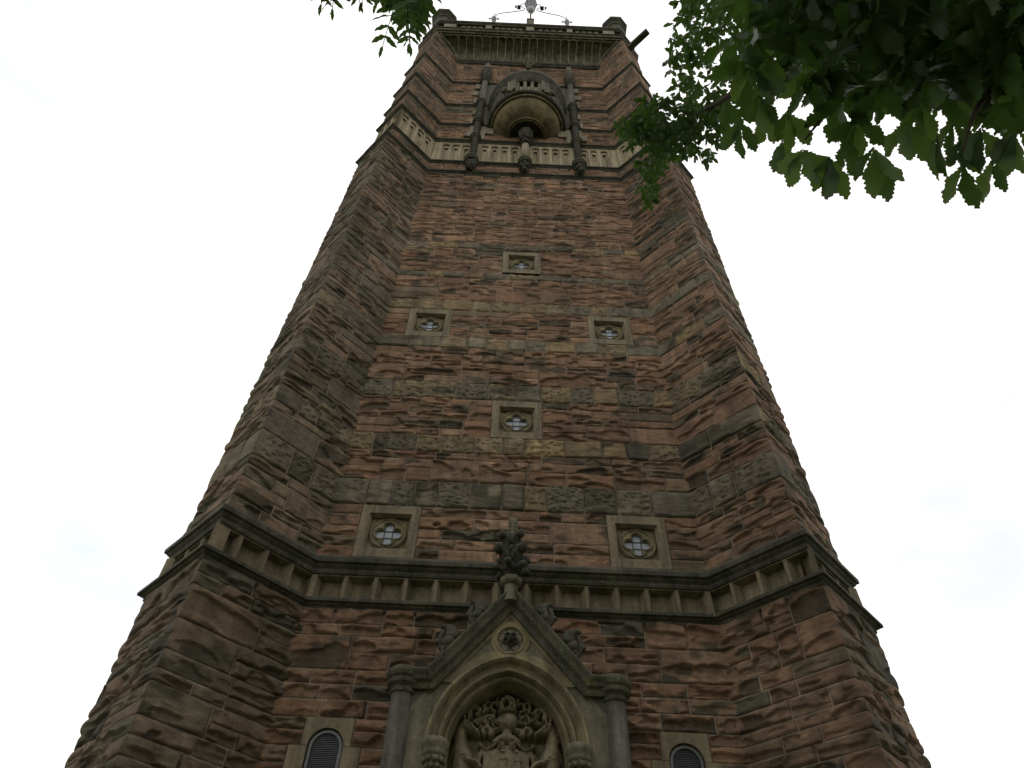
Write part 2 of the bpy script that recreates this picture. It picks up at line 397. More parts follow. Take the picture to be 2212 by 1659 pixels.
    col = col*(1-algae_shade)+np.array((.062, .055, .038))*algae_shade
    rb.grid(P, col, nu, nv)
def hsh(i, k): return float(_h(np.array([i]), np.array([k]), 5)[0])
def wall_face(rb, A, B, z0, z1, rows, obst, res, cvA, cvB, nA, nB, bias, amp, grey=0.0):
    fr = Frame(A, B); Lf = fr.L
    rows = [r for r in rows if r[1] > z0+.01 and r[0] < z1-.01]
    zr = np.array([r[0] for r in rows]+[rows[-1][1]])
    def arris(Z):
        k = np.clip(np.searchsorted(zr, Z, side='right')-1, 0, len(zr)-2)
        v = (Z-zr[k])/(zr[k+1]-zr[k]); r = np.array([hsh(int(a*1000), 3) for a in zr])[k]
        return .030*r*np.clip(np.sin(np.pi*np.clip(v, 0, 1)), 0, 1)**.6*(amp/.04)
    i = 0
    while i < len(rows):
        a, b = rows[i]
        ob = lambda r: tuple(o for o in obst if o[2] < r[1]-.01 and o[3] > r[0]+.01)
        pair = None
        if i+1 < len(rows) and band_of(a, b) is None and band_of(*rows[i+1]) is None and ob(rows[i]) == ob(rows[i+1]) and rows[i+1][1]-a < .46:
            pair = rows[i+1]
        zt = pair[1] if pair else b
        obs = sorted((o[0], o[1]) for o in ob(rows[i]))
        free = []; u = 0
        for o0, o1 in obs: free.append((u, o0)); u = o1
        free.append((u, Lf))
        for f0, f1 in free:
            if f1-f0 < .03: continue
            # mortar bed
            cor = np.array([[fr.p(f0, a, -.007), fr.p(f0, zt, -.007)], [fr.p(f1, a, -.007), fr.p(f1, zt, -.007)]])
            if cvA and f0 == 0: cor[0, :, :2] += nA*-.007
            if cvB and f1 == Lf: cor[1, :, :2] += nB*-.007
            rb.grid(cor, np.ones((2, 2, 3))*np.array(MORT), 2, 2)
            def run(c0, c1, zz0, zz1, lmin, lmax):
                u = c0
                while u < c1-1e-6:
                    l = rng.uniform(lmin, lmax)
                    if c1-(u+l) < lmin*.8: l = c1-u
                    block(rb, fr, u, u+l, zz0, zz1, res, cvA and u < 1e-6, cvB and u+l > Lf-1e-6, nA, nB, bias, amp, arris, (not cvA) and u < 1e-6, (not cvB) and u+l > Lf-1e-6, grey)
                    u += l
            yb = band_of(a, b)
            if yb is not None or not pair:
                run(f0, f1, a, b, .26, .56)
            else:
                u = f0
                while u < f1-1e-6:
                    l = rng.uniform(.42, 1.25)
                    if f1-(u+l) < .28: l = f1-u
                    if l < .78 and rng.rand() < .42: run(u, u+l, a, zt, l, l+.01)
                    else: run(u, u+l, a, b, .25, .66); run(u, u+l, b, zt, .25, .66)
                    u += l
        i += 2 if pair else 1
WIN = [(-1.42, 6.63), (1.42, 6.63), (0, 8.535), (-1.42, 10.675), (1.42, 10.675), (0, 12.61)]
WH = {6.63: (6.24, 6.97), 8.535: (8.17, 8.90), 10.675: (10.31, 11.04), 12.61: (12.20, 13.04)}
HW = .335
OB = [(x+W-HW, x+W+HW, WH[z][0], WH[z][1]) for x, z in WIN]
OB += [(W-.93, W+.93, 0, 4.66), (W-.62, W+.62, 4.66, 4.95), (W-.36, W+.36, 4.95, 5.3)]
for q_ in (W-1.5925, W+1.5925): OB += [(q_-.2175, q_+.2175, 4.24, 4.49), (q_-.315, q_+.315, 3.95, 4.24), (q_-.30, q_+.30, 3.2, 3.95)]
OB += [(W-.98, W+.98, 18.86, 18.98), (W-1.32, W+1.32, 19.12, 20.38), (W-1.30, W+1.30, 20.52, 22.18)]
steps = []
forced = sorted({z for a, b, _ in BANDS for z in (a, b)} | {3.95, 4.24, 4.49, 4.66, 4.95, 5.3, 3.2, 18.86}|{6.24})
parts_w = Rub(); sides = [Rub() for _ in range(3)]; butt = [Rub() for _ in range(4)]
for (z0, z1, s, t) in SEC:
    if abs(z0-5.68) < .01 or abs(z0-16.86) < .01: continue
    for za, zb_, res, h0 in [(z0, z1, None, .16)]:
        segs = [(z0, 3.2), (3.2, z1)] if z0 == 0 else ([(z0, 10.04), (10.04, z1)] if z0 == 6.20 else [(z0, z1)])
        for a, b in segs:
            rows = courses(a, b, forced, .30 if b <= 3.3 else .16)
            zm = (a+b)/2
            res = (.09, .05) if b <= 3.3 else ((.0165, .0105) if zm < 9 else ((.023, .0145) if zm < 15 else (.032, .020)))
            amp = .042 if zm < 6 else (.035 if zm < 12 else (.029 if zm < 16 else .023))
            P = plan(s, t)
            def nrm(i): f = Frame(P[i], P[(i+1) % 16]); return f.n
            for i in range(16):
                A, B = P[i], P[(i+1) % 16]
                vis = i in (0, 1, 12-0, 13, 14, 15)
                k, j = divmod(i, 4)
                # j=0 front-side face of buttress k, j=1 end face, j=2 back side face, j=3 wall to the next buttress
                front = (i == 15)
                visible = i in (0, 1, 13, 14, 15)
                rr = res if visible else (.12, .06)
                left = i in (12, 13, 14)
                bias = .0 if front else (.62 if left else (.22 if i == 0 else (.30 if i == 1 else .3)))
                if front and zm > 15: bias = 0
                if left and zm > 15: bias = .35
                cvA = j in (1, 2); cvB = j in (0, 1)
                tgt = parts_w if front else (sides[k] if j == 3 else butt[k])
                zs = b
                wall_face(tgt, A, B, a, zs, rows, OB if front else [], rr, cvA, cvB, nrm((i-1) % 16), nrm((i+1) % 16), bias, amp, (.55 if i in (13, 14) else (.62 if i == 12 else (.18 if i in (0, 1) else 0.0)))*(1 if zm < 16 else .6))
wall = parts_w.build('wall', tower)
for k in range(3): sides[k].build('wall', tower)
for k in range(4):
    o = butt[k].build('buttress', tower)

# ------------------------------------------------------------ string courses
string(5.56, 5.72, (.81, .785), (.79, .70), .085)
string(6.00, 6.24, (.79, .70), (.79, .645), .085)
string(16.16, 16.36, (.79, .645), (.75, .575), .075)
string(16.70, 16.87, (.75, .575), (.748, .57), .07)
string(17.97, 18.13, (.748, .57), (.745, .56), .065)
string(18.97, 19.13, (.745, .56), (.735, .555), .065)
string(20.36, 20.53, (.735, .555), (.715, .54), .065)
string(22.16, 22.33, (.715, .54), (.695, .53), .065)

# ------------------------------------------------------------ lower frieze of square panels
def frieze():
    z0, z1, s, t = 5.70, 6.02, .79, .70; P = plan(s, t)
    for i in range(16):
        fr = Frame(P[i], P[(i+1) % 16]); Lf = fr.L; j = i % 4
        n = 13 if j == 3 else (4 if j in (0, 2) else 4); sp = .32 if j == 3 else (Lf/3.6 if j in (0, 2) else Lf/3.6)
        if j == 1: n, sp = 3, Lf/3.3
        c0 = Lf/2-n*sp/2
        mb = MB(); D = -.11
        mb.add([fr.p(0, z0, D), fr.p(Lf, z0, D), fr.p(Lf, z1, D), fr.p(0, z1, D)], [(0, 1, 2, 3)])
        def mull(c, w0, w1):
            V = []
            for z in (z0, z1):
                V += [fr.p(c-w0/2, z, D), fr.p(c-w1/2, z, 0.0), fr.p(c+w1/2, z, 0.0), fr.p(c+w0/2, z, D)]
            mb.add(V, [(0, 1, 5, 4), (1, 2, 6, 5), (2, 3, 7, 6)])
        for k in range(1, n): mull(c0+k*sp, .135, .034)
        # end piers
        for a0, a1, sg in ((0, c0, 1), (Lf-c0, Lf, -1)):
            V = []
            for z in (z0, z1):
                if sg > 0: V += [fr.p(a0, z, 0), fr.p(a1+.01, z, 0), fr.p(a1+.055, z, D), fr.p(a0, z, D)]
                else: V += [fr.p(a0-.055, z, D), fr.p(a0-.01, z, 0), fr.p(a1, z, 0), fr.p(a1, z, D)]
            mb.add(V, [(0, 1, 5, 4), (1, 2, 6, 5), (2, 3, 7, 6)] if sg > 0 else [(0, 1, 5, 4), (1, 2, 6, 5), (2, 3, 7, 6)])
        # splayed head and sill
        zh = z1-.035
        V = [fr.p(0, zh, -.004), fr.p(Lf, zh, -.004), fr.p(Lf, zh-.018, D), fr.p(0, zh-.018, D), fr.p(0, z1, -.004), fr.p(Lf, z1, -.004)]
        mb.add(V, [(3, 2, 1, 0), (0, 1, 5, 4)])
        zs = z0+.02
        V = [fr.p(0, z0, -.006), fr.p(Lf, z0, -.006), fr.p(Lf, zs+.03, D), fr.p(0, zs+.03, D)]
        mb.add(V, [(0, 1, 2, 3)])
        mb.build('panel_frieze', M_frm, tower)
frieze()
# ------------------------------------------------------------ upper band of tall arched panels
def tallband():
    z0, z1, s, t = 16.85, 18.00, .748, .57; P = plan(s, t)
    for i in range(16):
        fr = Frame(P[i], P[(i+1) % 16]); Lf = fr.L; j = i % 4
        mb = MB(); D = -.085; sp = .235
        if j == 3: cs = [W+sg*x for sg in (-1, 1) for x in (.24, .475, .71, .945, 1.375, 1.61, 1.845)]
        elif j == 1: cs = [Lf/2+(k-1)*sp for k in range(3)]
        else: cs = [Lf/2+(k-1.5)*sp for k in range(4)]
        cs.sort()
        zb, zt = z0+.13, z1-.10
        box(mb, fr, 0, Lf, z0, zb-.03, D-.05, 0); box(mb, fr, 0, Lf, zt, z1, D-.05, 0)
        mb.add([fr.p(0, z0, D), fr.p(Lf, z0, D), fr.p(Lf, z1, D), fr.p(0, z1, D)], [(0, 1, 2, 3)])
        hw = .082; u = 0
        for c in cs+[None]:
            e = Lf if c is None else c-hw
            if e-u > .01:
                box(mb, fr, u, e, zb-.03, zt, D, 0, .012 if e-u < .1 else .0)
            if c is None: break
            # sloping sill, arched head, inner frame
            mb.add([fr.p(c-hw, zb-.03, 0), fr.p(c+hw, zb-.03, 0), fr.p(c+hw, zb+.05, D), fr.p(c-hw, zb+.05, D)], [(0, 1, 2, 3)])
            a = [(c-hw, zt), (c-hw, zt-.075)]+[(c-hw+2*hw*q, zt-.075+.05*math.sin(math.pi*q)**.5) for q in (.08, .2, .35, .5, .65, .8, .92)]+[(c+hw, zt-.075), (c+hw, zt)]
            prism(mb, fr, a[::-1], D, -.008)
            box(mb, fr, c-hw, c-.045, zb, zt-.05, D, D+.045); box(mb, fr, c+.045, c+hw, zb, zt-.05, D, D+.045)
            box(mb, fr, c-.045, c+.045, zt-.16, zt-.05, D, D+.045)
            u = c+hw
        mb.build('arcaded_band', M_buf, tower)
tallband()

# ------------------------------------------------------------ quatrefoil windows
def quat_sd(x, z):
    """distance outside a quatrefoil opening"""
    d = np.full_like(x, 9.)
    for cx, cz in ((.088, 0), (-.088, 0), (0, .088), (0, -.088)): d = np.minimum(d, np.hypot(x-cx, z-cz)-.054)
    sq = np.maximum(np.abs(x), np.abs(z))-.052
    return np.minimum(d, sq)
def tracery_mesh():
    n, m = 128, 22; hs = .222
    th = np.linspace(0, 2*np.pi, n, endpoint=False); V = []
    c, s = np.cos(th), np.sin(th)
    rq = np.zeros(n)
    for i in range(n):
        r = np.linspace(0, .2, 400); q = quat_sd(r*c[i], r*s[i]); rq[i] = r[np.where(q < 0)[0].max()]
    rs = hs/np.maximum(np.abs(c), np.abs(s))
    T = np.concatenate([[0], np.linspace(0, 1, m)])
    for k, t in enumerate(T):
        r = rq+(rs-rq)*t; x = r*c; z = r*s; q = quat_sd(x, z)
        y = -.070+.034*sst(q, 0, .018)-.022*sst(q, .026, .040)+.026*np.exp(-((r-.198)/.012)**2)-.02*sst(r, .212, .222)
        if k == 0: y = np.full(n, -.09)
        V += [(x[i], -y[i], z[i]) for i in range(n)]
    F = [(k*n+i, k*n+(i+1) % n, (k+1)*n+(i+1) % n, (k+1)*n+i) for k in range(len(T)-1) for i in range(n)]
    return V, F
TV, TF = tracery_mesh()
def window(cx, z0, z1, proto=None):
    zc = (z0+z1)/2; hh = (z1-z0)/2
    o = bpy.data.objects.new('quatrefoil_window', None); C.objects.link(o); o.parent = tower; o.location = (cx, 0, zc); o.empty_display_size = .3
    if proto:
        for ch in proto.children:
            c = ch.copy(); C.objects.link(c); c.parent = o
            if c.name.startswith('frame'): c.scale = (1, 1, 1)
        return o
    mb = MB(); fr = FRONT
    # frame: flat face, splayed reveal, inner sinking
    R4 = lambda w_, h_, d: [fr.p(-w_, -h_, d), fr.p(w_, -h_, d), fr.p(w_, h_, d), fr.p(-w_, h_, d)]
    rings = [R4(HW, hh, -.02), R4(HW, hh, .010), R4(.245, .245, .010), R4(.222, .222, -.042), R4(.222, .222, -.10)]
    V = sum(rings, []); F = []
    for k in range(4):
        for i in range(4): j = (i+1) % 4; F.append((4*k+i, 4*k+j, 4*k+4+j, 4*k+4+i))
    mb.add(V, F); mb.build('frame', M_frm, o)
    make('tracery', TV, TF, M_gab, o, True)
    make('pane', [(-.15, .082, -.15), (.15, .082, -.15), (.15, .082, .15), (-.15, .082, .15)], [(0, 1, 2, 3)], M_pane, o)
    mb = MB()
    for q in (-.047, .047):
        box(mb, fr, q-.0055, q+.0055, -.145, .145, -.081, -.075); box(mb, fr, -.145, .145, q-.0055, q+.0055, -.081, -.0745)
    mb.build('glazing_bars', M_lead, o)
    return o
pw = None
for x, z in WIN:
    z0, z1 = WH[z]
    a = window(x, z0+.004, z1-.004, pw)
    if pw is None: pw = a

# ------------------------------------------------------------ lower arched lights beside the doorway
def slit(cx):
    o = bpy.data.objects.new('arched_window', None); C.objects.link(o); o.parent = tower; o.location = (cx, 0, 4.0); o.empty_display_size = .3
    fr = FRONT; mb = MB(); r = .158; zs = 4.40-r-4.0
    def surround(mb, d0, d1):
        # pieces around the opening (local z, origin 4.0)
        box(mb, fr, -.30, -r, -.78, .0-.055, d0, d1); box(mb, fr, r, .30, -.78, -.055, d0, d1)
        box(mb, fr, -.315, -r, -.05, .24, d0, d1+.001); box(mb, fr, r, .315, -.05, .24, d0, d1+.001)
        top = [(-.2175, .244), (-r, .244)]+[(x, z) for x, z in arc((0, zs), r, math.pi, 0, 20)]+[(r, .244), (.2175, .244), (.2175, .49), (-.2175, .49)]
        prism(mb, fr, top, d0, d1)
    surround(mb, -.16, .012); mb.build('frame', M_frm, o)
    mb = MB()
    path = [(-r+.012, -.78), (-r+.012, zs)]+arc((0, zs), r-.012, math.pi, 0, 20)+[(r-.012, -.78)]
    P2 = [fr.p(x, z, .005) for x, z in path]; V = []; F = []
    pin = [(-r+.036, -.78), (-r+.036, zs)]+arc((0, zs), r-.036, math.pi, 0, 20)+[(r-.036, -.78)]
    for (x, z), (xi, zi) in zip(path, pin): V += [fr.p(x, z, -.05), fr.p(x, z, -.012), fr.p(xi, zi, -.012), fr.p(xi, zi, -.05)]
    for k in range(len(path)-1):
        for a, b in ((0, 1), (1, 2), (2, 3)): F.append((4*k+a, 4*k+b, 4*k+4+b, 4*k+4+a))
    mb.add(V, F); mb.build('metal_rim', M_steel, o)
    mb = MB(); z = -.76
    while z < .385:
        hwid = r-.02 if z < zs else math.sqrt(max(0, (r-.02)**2-(z-zs)**2))
        if hwid > .02: box(mb, fr, -hwid, hwid, z, z+.006, -.05, -.03)
        z += .0155
    for q in range(-9, 10):
        x = q*.0155; hz = zs+math.sqrt(max(0, (r-.02)**2-x*x)); 
        if abs(x) < r-.02: box(mb, fr, x-.0015, x+.0015, -.77, hz, -.048, -.036)
    mb.build('mesh_grille', M_grill, o)
    mb = MB(); box(mb, fr, -r, r, -.78, .41, -.16, -.11); mb.build('pane', M_pane if False else M_dark, o)  # near-black backing, no glass: darkness of the unlit inside as colour
slit(-1.5925); slit(1.5925)

# ------------------------------------------------------------ portal
YP = -.33
def tri_arch(w_, h_, n, zs=4.165, zb=2.6):
    """two-centred pointed arch path from bottom left to bottom right"""
    Rr = (w_*w_+h_*h_)/(2*w_); a1 = math.acos((Rr-w_)/Rr)
    Lp = [(-w_, zb), (-w_, (zb+zs)/2)]+[((Rr-w_)-Rr*math.cos(a1*i/n), zs+Rr*math.sin(a1*i/n)) for i in range(n+1)]
    return Lp+[(-x, z) for x, z in Lp[-2::-1]]
portal = bpy.data.objects.new('portal', None); C.objects.link(portal); portal.parent = tower; portal.empty_display_size = .5
def arch_sweep(prof, n, name, mat, par=portal):
    """prof: list of (half width, rise, depth)"""
    mb = MB(); paths = [tri_arch(a, b, n) for a, b, d in prof]; m = len(paths[0]); V = []
    for p, (a, b, d) in zip(paths, prof): V += [FRONT.p(x, z, d) for x, z in p]
    F = [(k*m+i, (k+1)*m+i, (k+1)*m+i+1, k*m+i+1) for k in range(len(prof)-1) for i in range(m-1)]
    F = [f[::-1] for f in F]
    mb.add(V, F); o = mb.build(name, mat, par, False)
    return o
d = -YP
# stepped & rolled orders from the outer face to the tympanum
arch_sweep([(.700, .825, d+.004), (.695, .818, d+.035), (.672, .79, d+.04), (.655, .77, d+.015), (.648, .762, d-.01), (.640, .752, d-.03), (.61, .722, d-.04),
            (.60, .712, d-.015), (.588, .70, d-.005), (.572, .682, d-.012), (.565, .676, d-.05), (.558, .668, d-.085),
            (.55, .66, d-.075), (.535, .642, d-.068), (.522, .628, d-.085), (.515, .62, d-.13), (.505, .60, .05), (.503, .598, -.14)], 16, 'arch_moulding', M_gab)
# front slab with the arch cut out: strips from arch outward
def slab():
    mb = MB(); pa = tri_arch(.690, .81, 24); out = []
    for x, z in pa:
        if z <= 4.165: out.append((math.copysign(.86, x), z))
        else:
            lim = 5.42-abs(x)*1.0
            k = abs(x)/.69
            zz = 5.46-1.20*(.86*k) if True else z
            out.append((math.copysign(.86*k, x) if abs(x) > 1e-6 else 0, min(5.50, 5.50-1.20*.86*k) if k < .78 else 5.50-1.20*.86*k))
    out = [(x, max(z, 4.47)) if zz > 4.165 else (x, z) for (x, z), (xx, zz) in zip(out, pa)]
    V = [FRONT.p(x, z, d) for x, z in pa]+[FRONT.p(x, z, d) for x, z in out]; m = len(pa)
    F = [(i, i+1, m+i+1, m+i)[::-1] for i in range(m-1)]
    mb.add(V, F); return mb
slab().build('ashlar_face', M_ash, portal)
mb = MB()
for sg in (-1, 1):      # returns of the slab back to the wall, and shoulders
    prism(mb, FRONT, [(sg*.70, 2.6), (sg*.862, 2.6), (sg*.862, 4.70), (sg*.70, 4.70)][::sg], -.02, d-.003)
prism(mb, FRONT, [(-.72, 4.60), (-.69, 4.60), (-.60, 4.72), (0, 5.44), (.60, 4.72), (.69, 4.60), (.72, 4.60), (0, 5.57)], -.02, d+.02)
mb.build('ashlar_face', M_shf, portal)
# gable moulding following caps, rake and apex
GP = [(-1.0, 4.70), (-.71, 4.70), (0, 5.55), (.71, 4.70), (1.0, 4.70)]
def gable():
    mb = MB(); V = []; prof = [(-.085, d-.0), (-.085, d+.045), (-.06, d+.06), (-.045, d+.045), (-.028, d+.05), (-.012, d+.085), (.02, d+.098), (.04, d+.115), (.058, d+.125), (.075, d+.12), (.098, d+.03), (.10, -.02)]
    pts = np.array(GP); m = len(pts); T = []
    for i in range(m):
        a = pts[i]-pts[i-1] if i else pts[1]-pts[0]; b = pts[i+1]-pts[i] if i < m-1 else a
        a = a/np.linalg.norm(a); b = b/np.linalg.norm(b); na = np.array([-a[1], a[0]]); nb = np.array([-b[1], b[0]])
        mm = na+nb; mm /= (mm@na); T.append(mm)
    for o_, dd in prof:
        V += [FRONT.p(*(pts[i]+T[i]*o_), dd) for i in range(m)]
    F = [(k*m+i, k*m+i+1, (k+1)*m+i+1, (k+1)*m+i) for k in range(len(prof)-1) for i in range(m-1)]
    mb.add(V, F); return mb
gable().build('gable_moulding', M_mos, portal)
# gable tracery: golden panel with roundel and sunk triangles
def reliefgrid(name, fn, u0, u1, z0, z1, nu, nv, base, mat, par, cut=None, smooth=True):
    U, Z = np.meshgrid(np.linspace(u0, u1, nu), np.linspace(z0, z1, nv), indexing='ij')
    h = fn(U, Z); keep = np.ones_like(U, bool) if cut is None else cut(U, Z, h)
    P = np.stack([U, -(base+h), Z], -1).reshape(-1, 3)
    i = (np.arange(nu-1)[:, None]*nv+np.arange(nv-1)[None, :]).ravel()
    F = np.stack([i, i+nv, i+nv+1, i+1], 1); kf = keep.ravel(); F = F[kf[F].all(1)]
    used = np.unique(F); mp_ = -np.ones(len(P), int); mp_[used] = np.arange(len(used))
    return make(name, P[used], mp_[F], mat, par, smooth)
def gabfn(U, Z):
    r = np.hypot(U, Z-5.135)
    edge = 5.44-1.2*np.abs(U)-Z                                  # distance to rake
    h = np.zeros_like(U)
    tri = (edge > .07) & (r > .185)
    archd = np.hypot(np.abs(U)+(.82-.69-.0), Z-4.165)-.82          # outside of the arch
    tri &= archd > .075
    h = h-.05*np.clip(np.minimum(np.minimum((edge-.07)/.012, (r-.185)/.012), (archd-.075)/.012), 0, 1)*tri
    h = h-.06*sst(-r, -.125, -.112)                               # roundel sinking
    h = h+.012*np.exp(-((r-.135)/.012)**2)+.012*np.exp(-((edge-.03)/.012)**2)
    return h
reliefgrid('gable_panel', gabfn, -.62, .62, 4.70, 5.46, 250, 170, d+.012, M_gab, portal,
           cut=lambda U, Z, h: (5.455-1.2*np.abs(U)-Z > 0) & (np.hypot(np.abs(U)+.13, Z-4.165) > .80))
def rosefn(U, Z):
    x = U; z = Z-5.14; r = np.hypot(x, z); a = np.arctan2(z, x)-np.pi/2; h = np.full_like(U, -1.)
    for k in range(5):
        for (rc, pr, hh, off) in ((.078, .052, .06, 0), (.045, .034, .085, np.pi/5)):
            t = np.pi/2+off+k*2*np.pi/5; px, pz = rc*math.cos(t), rc*math.sin(t)
            q = np.hypot(x-px, z-pz)/pr; h = np.maximum(h, np.where(q < 1, hh*(.45+.55*q**2)*np.clip((1-q)*9, 0, 1), -1))
    h = np.maximum(h, np.where(r < .026, .085+.02*np.sqrt(np.clip(1-(r/.026)**2, 0, 1))*(.7+.3*np.sin(a*6)), -1))
    return h
reliefgrid('carved_rose', lambda U, Z: np.maximum(rosefn(U, Z), -.0), -.125, .125, 5.01, 5.27, 90, 90, d-.045, M_carv, portal, cut=lambda U, Z, h: np.hypot(U, Z-5.14) < .124)
# side shafts with ring caps
for sg in (-1, 1):
    mb = MB(); c = (sg*.945, -.30); lathe(mb, c, [(.096, 2.6), (.096, 4.60)], 24); mb.build('shaft', M_shf, portal, True)
    mb = MB(); lathe(mb, c, [(.096, 4.575), (.112, 4.585), (.118, 4.60), (.108, 4.615), (.112, 4.63), (.145, 4.655), (.15, 4.68), (.138, 4.695), (.158, 4.715), (.168, 4.745), (.165, 4.765), (.14, 4.80), (.06, 4.83)], 28)
    mb.build('shaft_cap', M_mos, portal)
    # inner shaft and leafy capital carrying the arch
    mb = MB(); c = (sg*.602, -.36); lathe(mb, c, [(.045, 2.6), (.045, 3.90)], 16); mb.build('inner_shaft', M_carv, portal, True)
    mb = MB(); a0 = math.pi/8
    lathe(mb, c, [(.05, 3.885), (.062, 3.90), (.05, 3.915), (.052, 3.93), (.082, 4.04), (.085, 4.05)], 12, a0, a0+2*math.pi)
    lathe(mb, c, [(.085, 4.045), (.098, 4.06), (.102, 4.085), (.09, 4.10), (.118, 4.125), (.12, 4.16), (.10, 4.185)], 8, a0, a0+2*math.pi)
    for k in range(8):
        t = k*math.pi/4+.2; q = (c[0]+.078*math.cos(t), c[1]+.078*math.sin(t))
        blob(mb, (q[0], q[1], 4.015), .027, 8, 6, (1, 1, .9), .25, k); blob(mb, (c[0]+.062*math.cos(t+.39), c[1]+.062*math.sin(t+.39), 3.965), .022, 8, 6, (1, 1, 1), .3, k+9)
    mb.build('capital', M_ash, portal, True)
# finial
def finial():
    mb = MB(); c = (-.012, -.40)
    lathe(mb, c, [(.072, 5.50), (.070, 5.60), (.068, 5.68)], 8, math.pi/8, math.pi/8+2*math.pi)
    lathe(mb, c, [(.068, 5.675), (.095, 5.69), (.112, 5.71), (.118, 5.745), (.105, 5.76), (.07, 5.775)], 8, math.pi/8, math.pi/8+2*math.pi)
    mb.build('finial_neck', M_ash, portal)
    mb = MB()
    lathe(mb, c, [(.06, 5.77), (.052, 5.9), (.06, 6.05), (.048, 6.15), (.055, 6.3)], 8)
    for (z0, z1, r0, r1, kn, n, ph) in ((5.79, 5.88, .05, .165, .036, 6, .26), (5.84, 6.07, .045, .165, .056, 4, math.pi/5), (6.07, 6.26, .04, .13, .046, 4, math.pi/5)):
        for k in range(n):
            t = ph+k*2*math.pi/n; cs, sn = math.cos(t), math.sin(t)
            pts = [(c[0]+(r0+(r1-r0)*q**1.5)*cs, c[1]+(r0+(r1-r0)*q**1.5)*sn, z0+(z1-z0)*(1-(1-q)**1.6)) for q in np.linspace(0, 1, 8)]
            tube(mb, pts, np.linspace(kn*.75, kn*.95, 8), 8)
            blob(mb, (c[0]+r1*cs, c[1]+r1*sn, z1-kn*.2), kn*1.12, 9, 7, (1, 1, .85), .16, k)
            for q in (.25, .45, .65):       # leaf lobes
                for sd_ in (-1, 1):
                    b = pts[int(q*7)]; blob(mb, (b[0]-sd_*sn*kn*.8, b[1]+sd_*cs*kn*.8, b[2]), kn*.42, 7, 5, (1, 1, 2.0), .15, k)
    mb.build('finial_foliage', M_carv, portal, True)
    mb = MB(); box(mb, Frame((c[0]-.5, c[1]), (c[0]+.5, c[1])), .448, .552, 6.27, 6.47, -.052, .052, .012)
    fr = Frame((c[0]-.5, c[1]), (c[0]+.5, c[1])); prism(mb, fr, [(.448, 6.47), (.552, 6.47), (.535, 6.50), (.50, 6.515), (.465, 6.50)], -.045, .045)
    for sx in (-1, 1):
        for zz in (6.32, 6.41):
            pts = [(c[0]+sx*(.026+.017*math.cos(a)), c[1]-.056, zz+.026*math.sin(a)) for a in np.linspace(-2.2, 2.2, 12)]
            tube(mb, pts, .006, 6)
    mb.build('finial_top', M_ash, portal)
finial()
# crockets on the rakes
def crocket(px, pz, sg, s=1.0):
    mb = MB(); tx, tz = .64*sg, -.768                        # down the rake; outward normal
    nx, nz = .768*sg, .64
    g = lambda a, b, dd=.0: (px+(-tx*a+nx*b)*s, -.36-dd*s, pz+(-tz*a+nz*b)*s)
    # stem sweeping out from the rake and curling over, forming an open loop
    tube(mb, [g(-.16, -.02), g(-.12, .02), g(-.07, .045), g(-.01, .06), g(.05, .10), g(.08, .155), g(.05, .19)], [.02, .028, .036, .042, .044, .038, .024], 8)
    tube(mb, [g(-.10, .0), g(-.10, .06), g(-.08, .11), g(-.02, .145), g(.04, .17)], [.022, .026, .028, .026, .020], 8)
    tube(mb, [g(.05, -.01), g(.07, .04), g(.09, .09), g(.11, .13), g(.09, .17)], [.026, .034, .036, .030, .018], 8)
    tube(mb, [g(-.2, -.01), g(-.17, .015), g(-.14, .03), g(-.10, .03)], [.008, .014, .017, .012], 7)
    blob(mb, g(-.02, .05, .02), .052*s, 10, 7, (1.2, .8, .9), .22, 3); blob(mb, g(.05, .06, .02), .044*s, 9, 7, (1, .9, 1), .25, 8)
    blob(mb, g(-.085, .125, .01), .026*s, 8, 6, (1, 1, 1), .3, 1); blob(mb, g(.055, .19, .01), .03*s, 8, 6, (1, 1, .8), .25, 2); blob(mb, g(-.07, .03, .02), .028*s, 8, 6, (1, 1, .8), .3, 5)
    mb.build('crocket', M_carv, portal, True)
crocket(-.275, 5.345, -1, .95); crocket(-.52, 5.05, -1, 1.08); crocket(.275, 5.345, 1, .95); crocket(.52, 5.05, 1, 1.08)

# ---- carved tympanum
arms = bpy.data.objects.new('coat_of_arms', None); C.objects.link(arms); arms.parent = tower; arms.empty_display_size = .3
mb = MB(); box(mb, FRONT, -.56, .56, 2.6, 4.9, -.16, -.038); mb.build('niche_back', M_arms, arms)
def caps(U, Z, pts, k=.012):
    """smooth union of tapered round strokes; pts: list of polylines [(x,z,r,h)...]"""
    H = np.full_like(U, -.02)
    for pl in pts:
        for (x0, z0, r0, h0), (x1, z1, r1, h1) in zip(pl[:-1], pl[1:]):
            dx, dz = x1-x0, z1-z0; L2 = dx*dx+dz*dz+1e-12
            t = np.clip(((U-x0)*dx+(Z-z0)*dz)/L2, 0, 1); r = r0+(r1-r0)*t; hh = h0+(h1-h0)*t
            q = np.hypot(U-x0-dx*t, Z-z0-dz*t)/r
            v = np.where(q < 1, hh*.30+hh*.70*np.sqrt(np.clip(1-q*q, 0, 1)), -.02-.02*(q-1))
            H = np.maximum(H, v)
    return H
def carv(name, strokes, u0, u1, z0, z1, base=-.035, extra=None, nu=150, mat=M_arms):
    nv = int(nu*(z1-z0)/(u1-u0))
    def fn(U, Z):
        wob = .004*(fbm(U*60, Z*60, 3, 2)-.5)
        h = caps(U+wob, Z, strokes)
        if extra is not None: h = extra(U, Z, h)
        return np.where(h > 0, h*.62+.010*(fbm(U*38, Z*38, 9, 3)-.5), h)
    return reliefgrid(name, fn, u0, u1, z0, z1, nu, nv, base, mat, arms, cut=lambda U, Z, h: h > -.024)
def mir(pl): return [(-x, z, r, h) for x, z, r, h in pl]
